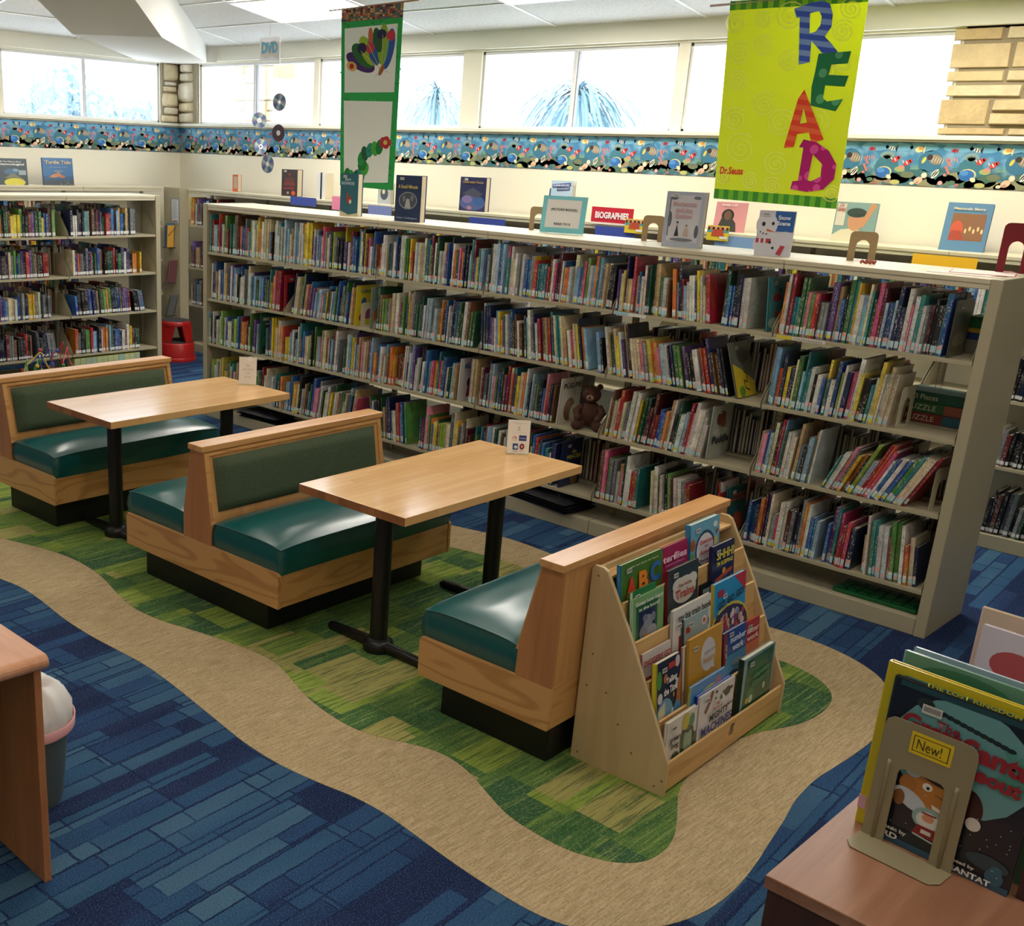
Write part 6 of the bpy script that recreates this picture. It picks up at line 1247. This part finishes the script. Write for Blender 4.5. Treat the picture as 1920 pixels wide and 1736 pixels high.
sheet('label_strip', 'yellow and white label strip on the top shelf edge, rightmost bay', 'label', -.77, -.0012, RZ[0] - .018, .24, .016, '#dedad0', lean=0, arts=[('r', 0, 0, .32, 1, '#d6c83a')] + [('r', .36 + .05 * i, .3, .39 + .05 * i, .7, '#8a8a88') for i in range(12)], th=.001)
sheet('label_strip', 'pale blue label strip on the top shelf edge, second rightmost bay', 'label', -1.72, -.0012, RZ[0] - .018, .20, .016, '#dcdcd8', lean=0, arts=[('r', 0, 0, .45, 1, '#9cc8d6')], th=.001)

# ================================================================= FOREGROUND DESKS
T = thing('service_desk', 'brown wood-grain desk corner at the lower right, carrying the new books', 'desk', (.945, -3.705, 0))
b = MB(); b.box(0, 1.6, 0, 1.30, .925, .95); b.build('desktop', DESKW, T, bevel=.002); b = MB(); b.box(.006, 1.594, .006, 1.294, 0, .925); b.build('desk_body', DESKD, T)
# 'new' bookend
T = thing('bookend', 'large beige metal bookend with a yellow New! label on the lower right desk', 'bookend', (1.075, -3.458, .951), (0, 0, rad(-4)))
def rr(w, h, r, n=6, bot=False):
    P = [(-w / 2, 0)]
    for i in range(n + 1): a = math.pi - math.pi / 2 * i / n; P.append((-w / 2 + r + r * math.cos(a), h - r + r * math.sin(a)))
    for i in range(n + 1): a = math.pi / 2 - math.pi / 2 * i / n; P.append((w / 2 - r + r * math.cos(a), h - r + r * math.sin(a)))
    return P + [(w / 2, 0)]
def resamp(p, n):
    L = [0]
    for a, c in zip(p, p[1:]): L.append(L[-1] + math.dist(a, c))
    out = []
    for i in range(n + 1):
        t_ = L[-1] * i / n; k = min(max(j for j in range(len(L)) if L[j] <= t_ + 1e-9), len(p) - 2); f = (t_ - L[k]) / max(1e-9, L[k + 1] - L[k]); out.append((p[k][0] + (p[k + 1][0] - p[k][0]) * f, p[k][1] + (p[k + 1][1] - p[k][1]) * f))
    return out
b = MB(); o_ = resamp(rr(.152, .236, .018), 48); i_ = resamp([(x, z) for x, z in rr(.078, .150, .012)], 48)
for k in range(48):
    q = [o_[k], o_[k + 1], i_[k + 1], i_[k]]; b.prism(q, 0, .0018, 'y')
b.build('plate', BEIM, T)
for s in (-1, 1):
    b = MB(); b.tube([(s * .056, -.001, .002), (s * .056, -.001, .148), (s * .056, .001, .156)], .0035, 8); b.build('stiffening_rib', BEIM, T)
b = MB(); q = [(-.079, 0), (-.079, -.045), (-.066, -.062), (.066, -.062), (.079, -.045), (.079, 0)]; b.prism(q, .0, .0018, 'z'); b.build('foot', BEIM, T, bevel=.0006)
art('new_label', [('r', 0, 0, 1, 1, '#e8c81e'), ('r', .07, .14, .93, .17, '#2a2620'), ('r', .07, .83, .93, .86, '#2a2620'), ('r', .07, .14, .09, .86, '#2a2620'), ('r', .91, .14, .93, .86, '#2a2620')], .068, .040, T, y=-.0005, x0=-.030, z0=.184, m=MATTE)
text('New!', 'label_text', ink('#26221c'), T, .002, .205, .040, .019, y=-.0030, bold=-.005)
def dbook(label, x0, x1, y, h, t, col, z=.951, spine=None, arts=None, texts=(), rz=-4, bc=False, nm='library_book'):
    T = cover_book(nm, label, x1 - x0, h, t, col, ((x0 + x1) / 2, y, z), (0, 0, rad(rz)), spine=spine, arts=arts, texts=texts, barcode=bc); return T
dbook('large night-blue picture book reading Great Santa, held by the New! bookend', .995, 1.235, -3.448, .302, .010, '#1c222c', spine='#26343e',
      arts=[('e', .53, .66, .46, .33, '#6fa4a6'), ('r', .05, .96, 1, .995, '#2a4a52'), ('e', .86, .62, .10, .07, '#5c9a8c'), ('e', .91, .76, .06, .05, '#5c9a8c'), ('e', .82, .80, .04, .03, '#5c9a8c'),
            ('e', .24, .90, .06, .035, '#2c3a34')] + [('e', .32 + .045 * i, .885 - .006 * i, .03, .014, '#23322e') for i in range(12)] +
           [('r', .0, 0, 1, .04, '#2f5870'), ('e', .42, .395, .19, .135, '#c08038'), ('e', .24, .40, .06, .055, '#b07434'), ('e', .44, .49, .17, .035, '#2a1c16', -8), ('e', .26, .48, .05, .03, '#b8c4cc'), ('e', .37, .425, .035, .024, '#f0ece4'), ('e', .375, .42, .012, .010, '#1a1210'), ('l', [(.43, .40), (.50, .385), (.53, .365)], .0016, '#6a3a1a'), ('p', [(.42, .335), (.52, .315), (.51, .297), (.43, .31)], '#f0ece4'),
            ('e', .28, .31, .13, .05, '#c8d4e0', -25), ('e', .20, .30, .04, .05, '#8a5a34'), ('e', .42, .235, .11, .07, '#8fb8b4'), ('e', .42, .228, .08, .052, '#e4e4e0'), ('e', .42, .242, .042, .026, '#d89a78'), ('r', .37, .262, .47, .272, '#8a1e22'), ('p', [(.33, .12), (.52, .12), (.48, .185), (.36, .185)], '#8a1e22'), ('r', .39, .14, .46, .165, '#d8d4cc'), ('l', [(.34, .12), (.64, .09)], .003, '#b8c8c8'),
            ('e', .66, .42, .08, .10, '#3a1c1a', 15), ('e', .70, .325, .05, .04, '#e0dcd4'), ('e', .84, .14, .14, .045, '#2f4652'), ('e', .90, .075, .06, .05, '#356478'), ('e', .905, .115, .04, .03, '#356478')] +
           [('e', .15 + .8 * RB.random(), .06 + .35 * RB.random(), .004, .003, '#d8e0e4') for _ in range(30)],
      texts=[('The', '#8a2430', .42, .815, .16, .055), ('Great', '#9a2430', .32, .775, .40, .10, -3, .05), ('Santa', '#9a2430', .76, .745, .46, .115, -3, .05), ('Stakeout', '#9a2430', .66, .63, .56, .09, -3, .05), ('written by', '#d8d4cc', .20, .095, .22, .030), ('BIRD', '#e4e0d8', .17, .055, .17, .036), ('illustrated by', '#d8d4cc', .66, .080, .24, .026), ('SANTAT', '#e4e0d8', .76, .035, .27, .036)], bc=(-.27, .855))
dbook('book with a bright yellow spine directly behind the Great Santa book', .976, 1.225, -3.434, .318, .012, '#d2bf22', spine='#d8c21e', arts=[('r', .12, 0, 1, .955, '#5a9a98')], texts=[('THE LOST KINGDOM OF', '#c8c83a', .62, .955, .7, .022)])
dbook('pale green picture book third in the row on the lower right desk', .985, 1.245, -3.395, .330, .006, '#5f9484', spine='#7fb0b8', arts=[('e', .4, .9, .3, .08, '#3a7a62')], bc=False)
dbook('blue-white picture book behind the pale green one on the lower right desk', .992, 1.262, -3.372, .332, .005, '#a4bcc8', spine='#9ab8c8')
dbook('white book reading its not the crime, with orange-red shapes, on the lower right desk', 1.045, 1.335, -3.20, .345, .008, '#d6ccd6', arts=[('e', .22, .82, .14, .08, '#b84a4a'), ('r', .45, .5, 1, .80, '#c8503c')], texts=[("IT'S NOT THE CRIME...IT'S THE", '#8a6a80', .70, .93, .58, .028)], bc=(-.15, .86))
dbook('pink and cream book at the back of the row on the lower right desk', 1.02, 1.34, -3.13, .352, .009, '#d0bca4', spine='#d8c0b8', arts=[('r', .04, .6, .16, .88, '#a82850'), ('r', .2, .90, .7, .92, '#6a4a40')])
dbook('purple and dark book standing at the far right edge of the lower right desk', 1.245, 1.50, -3.455, .30, .014, '#3a1e22', arts=[('r', 0, .3, 1, .8, '#54388a'), ('r', 0, .6, .4, .75, '#a82a50')], z=.951)
for T_, z0 in ((None, 0),): pass
# spine stickers (pink) on the two front books
T = [o for o in bpy.data.objects if o.get('label', '').startswith('book with a bright yellow')][0]; b = MB(); b.box(-.1258, -.1120, -.0009, .0125, .03, .055, hexc('#d8a8b8')); b.build('spine_label', MATTE, T)
T = [o for o in bpy.data.objects if o.get('label', '').startswith('large night-blue')][0]; b = MB(); b.box(-.1208, -.108, -.0009, .0105, .018, .044, hexc('#d8a8b8')); b.build('spine_label', MATTE, T)
# left desk: waterfall edge panel
T = thing('reading_desk', 'orange-brown wooden desk end with rounded top edge at the lower left', 'desk', (-.925, -3.98, 0))
b = MB(); b.box(-1.6, -.041, -.026, -.003, 0, .70); b.build('end_panel', CHERRY, T, bevel=.002)
b = MB(); b.box(-1.6, -1.57, -1.2, -.03, 0, .70); b.build('back_leg_panel', CHERRY, T, bevel=.002)
b = MB(); P = [(-1.62, .698), (-1.62, .74), (-.022, .74)]
for i in range(9): a = math.pi / 2 - math.pi * i / 8; P.append((-.021 + .021 * math.cos(a), .719 + .021 * math.sin(a)))
b.smooth = False; b.prism(P, -1.25, 0, 'y'); b.build('desktop', CHERRYT, T)
T = thing('waste_bin', 'grey waste bin with a white liner and pink rim band behind the left desk', 'bin', (-1.40, -3.82, 0))
b = MB(); b.lathe([(.105, 0), (.112, .02), (.14, .30), (.142, .305), (.136, .305)], 32); b.build('bin_body', mat('bin_grey', '#5c6660', .35), T)
b = MB(); b.lathe([(.158, .272), (.161, .306), (.156, .306), (.153, .272)], 40, cap=False); b.build('rim_band', mat('liner_pink', '#d49a9c', .6), T)
b = MB(); b.smooth = True; n = 48; prof = [(.146, .285), (.152, .31), (.148, .35), (.122, .395), (.085, .42), (.05, .41), (.002, .37)]; vs = []; q = random.Random(5); ph = [q.uniform(0, 6) for _ in range(5)]
for k, (r, z) in enumerate(prof):
    for i in range(n):
        a = 6.2832 * i / n; wv = .006 * k / 3 * math.sin(5 * a + ph[0]) + .004 * k / 3 * math.sin(11 * a + ph[1]) + .003 * math.sin(17 * a + k)
        vs.append(((r + wv) * math.cos(a), (r + wv) * math.sin(a), z + (.012 * math.sin(3 * a + ph[2]) + .010 * math.sin(7 * a + ph[3])) * k / 5))
b.add(vs, [(k * n + i, k * n + (i + 1) % n, (k + 1) * n + (i + 1) % n, (k + 1) * n + i) for k in range(len(prof) - 1) for i in range(n)])
b.build('liner', mat('liner_white', '#dcdad6', .5, Subsurface_Weight=0.0), T)
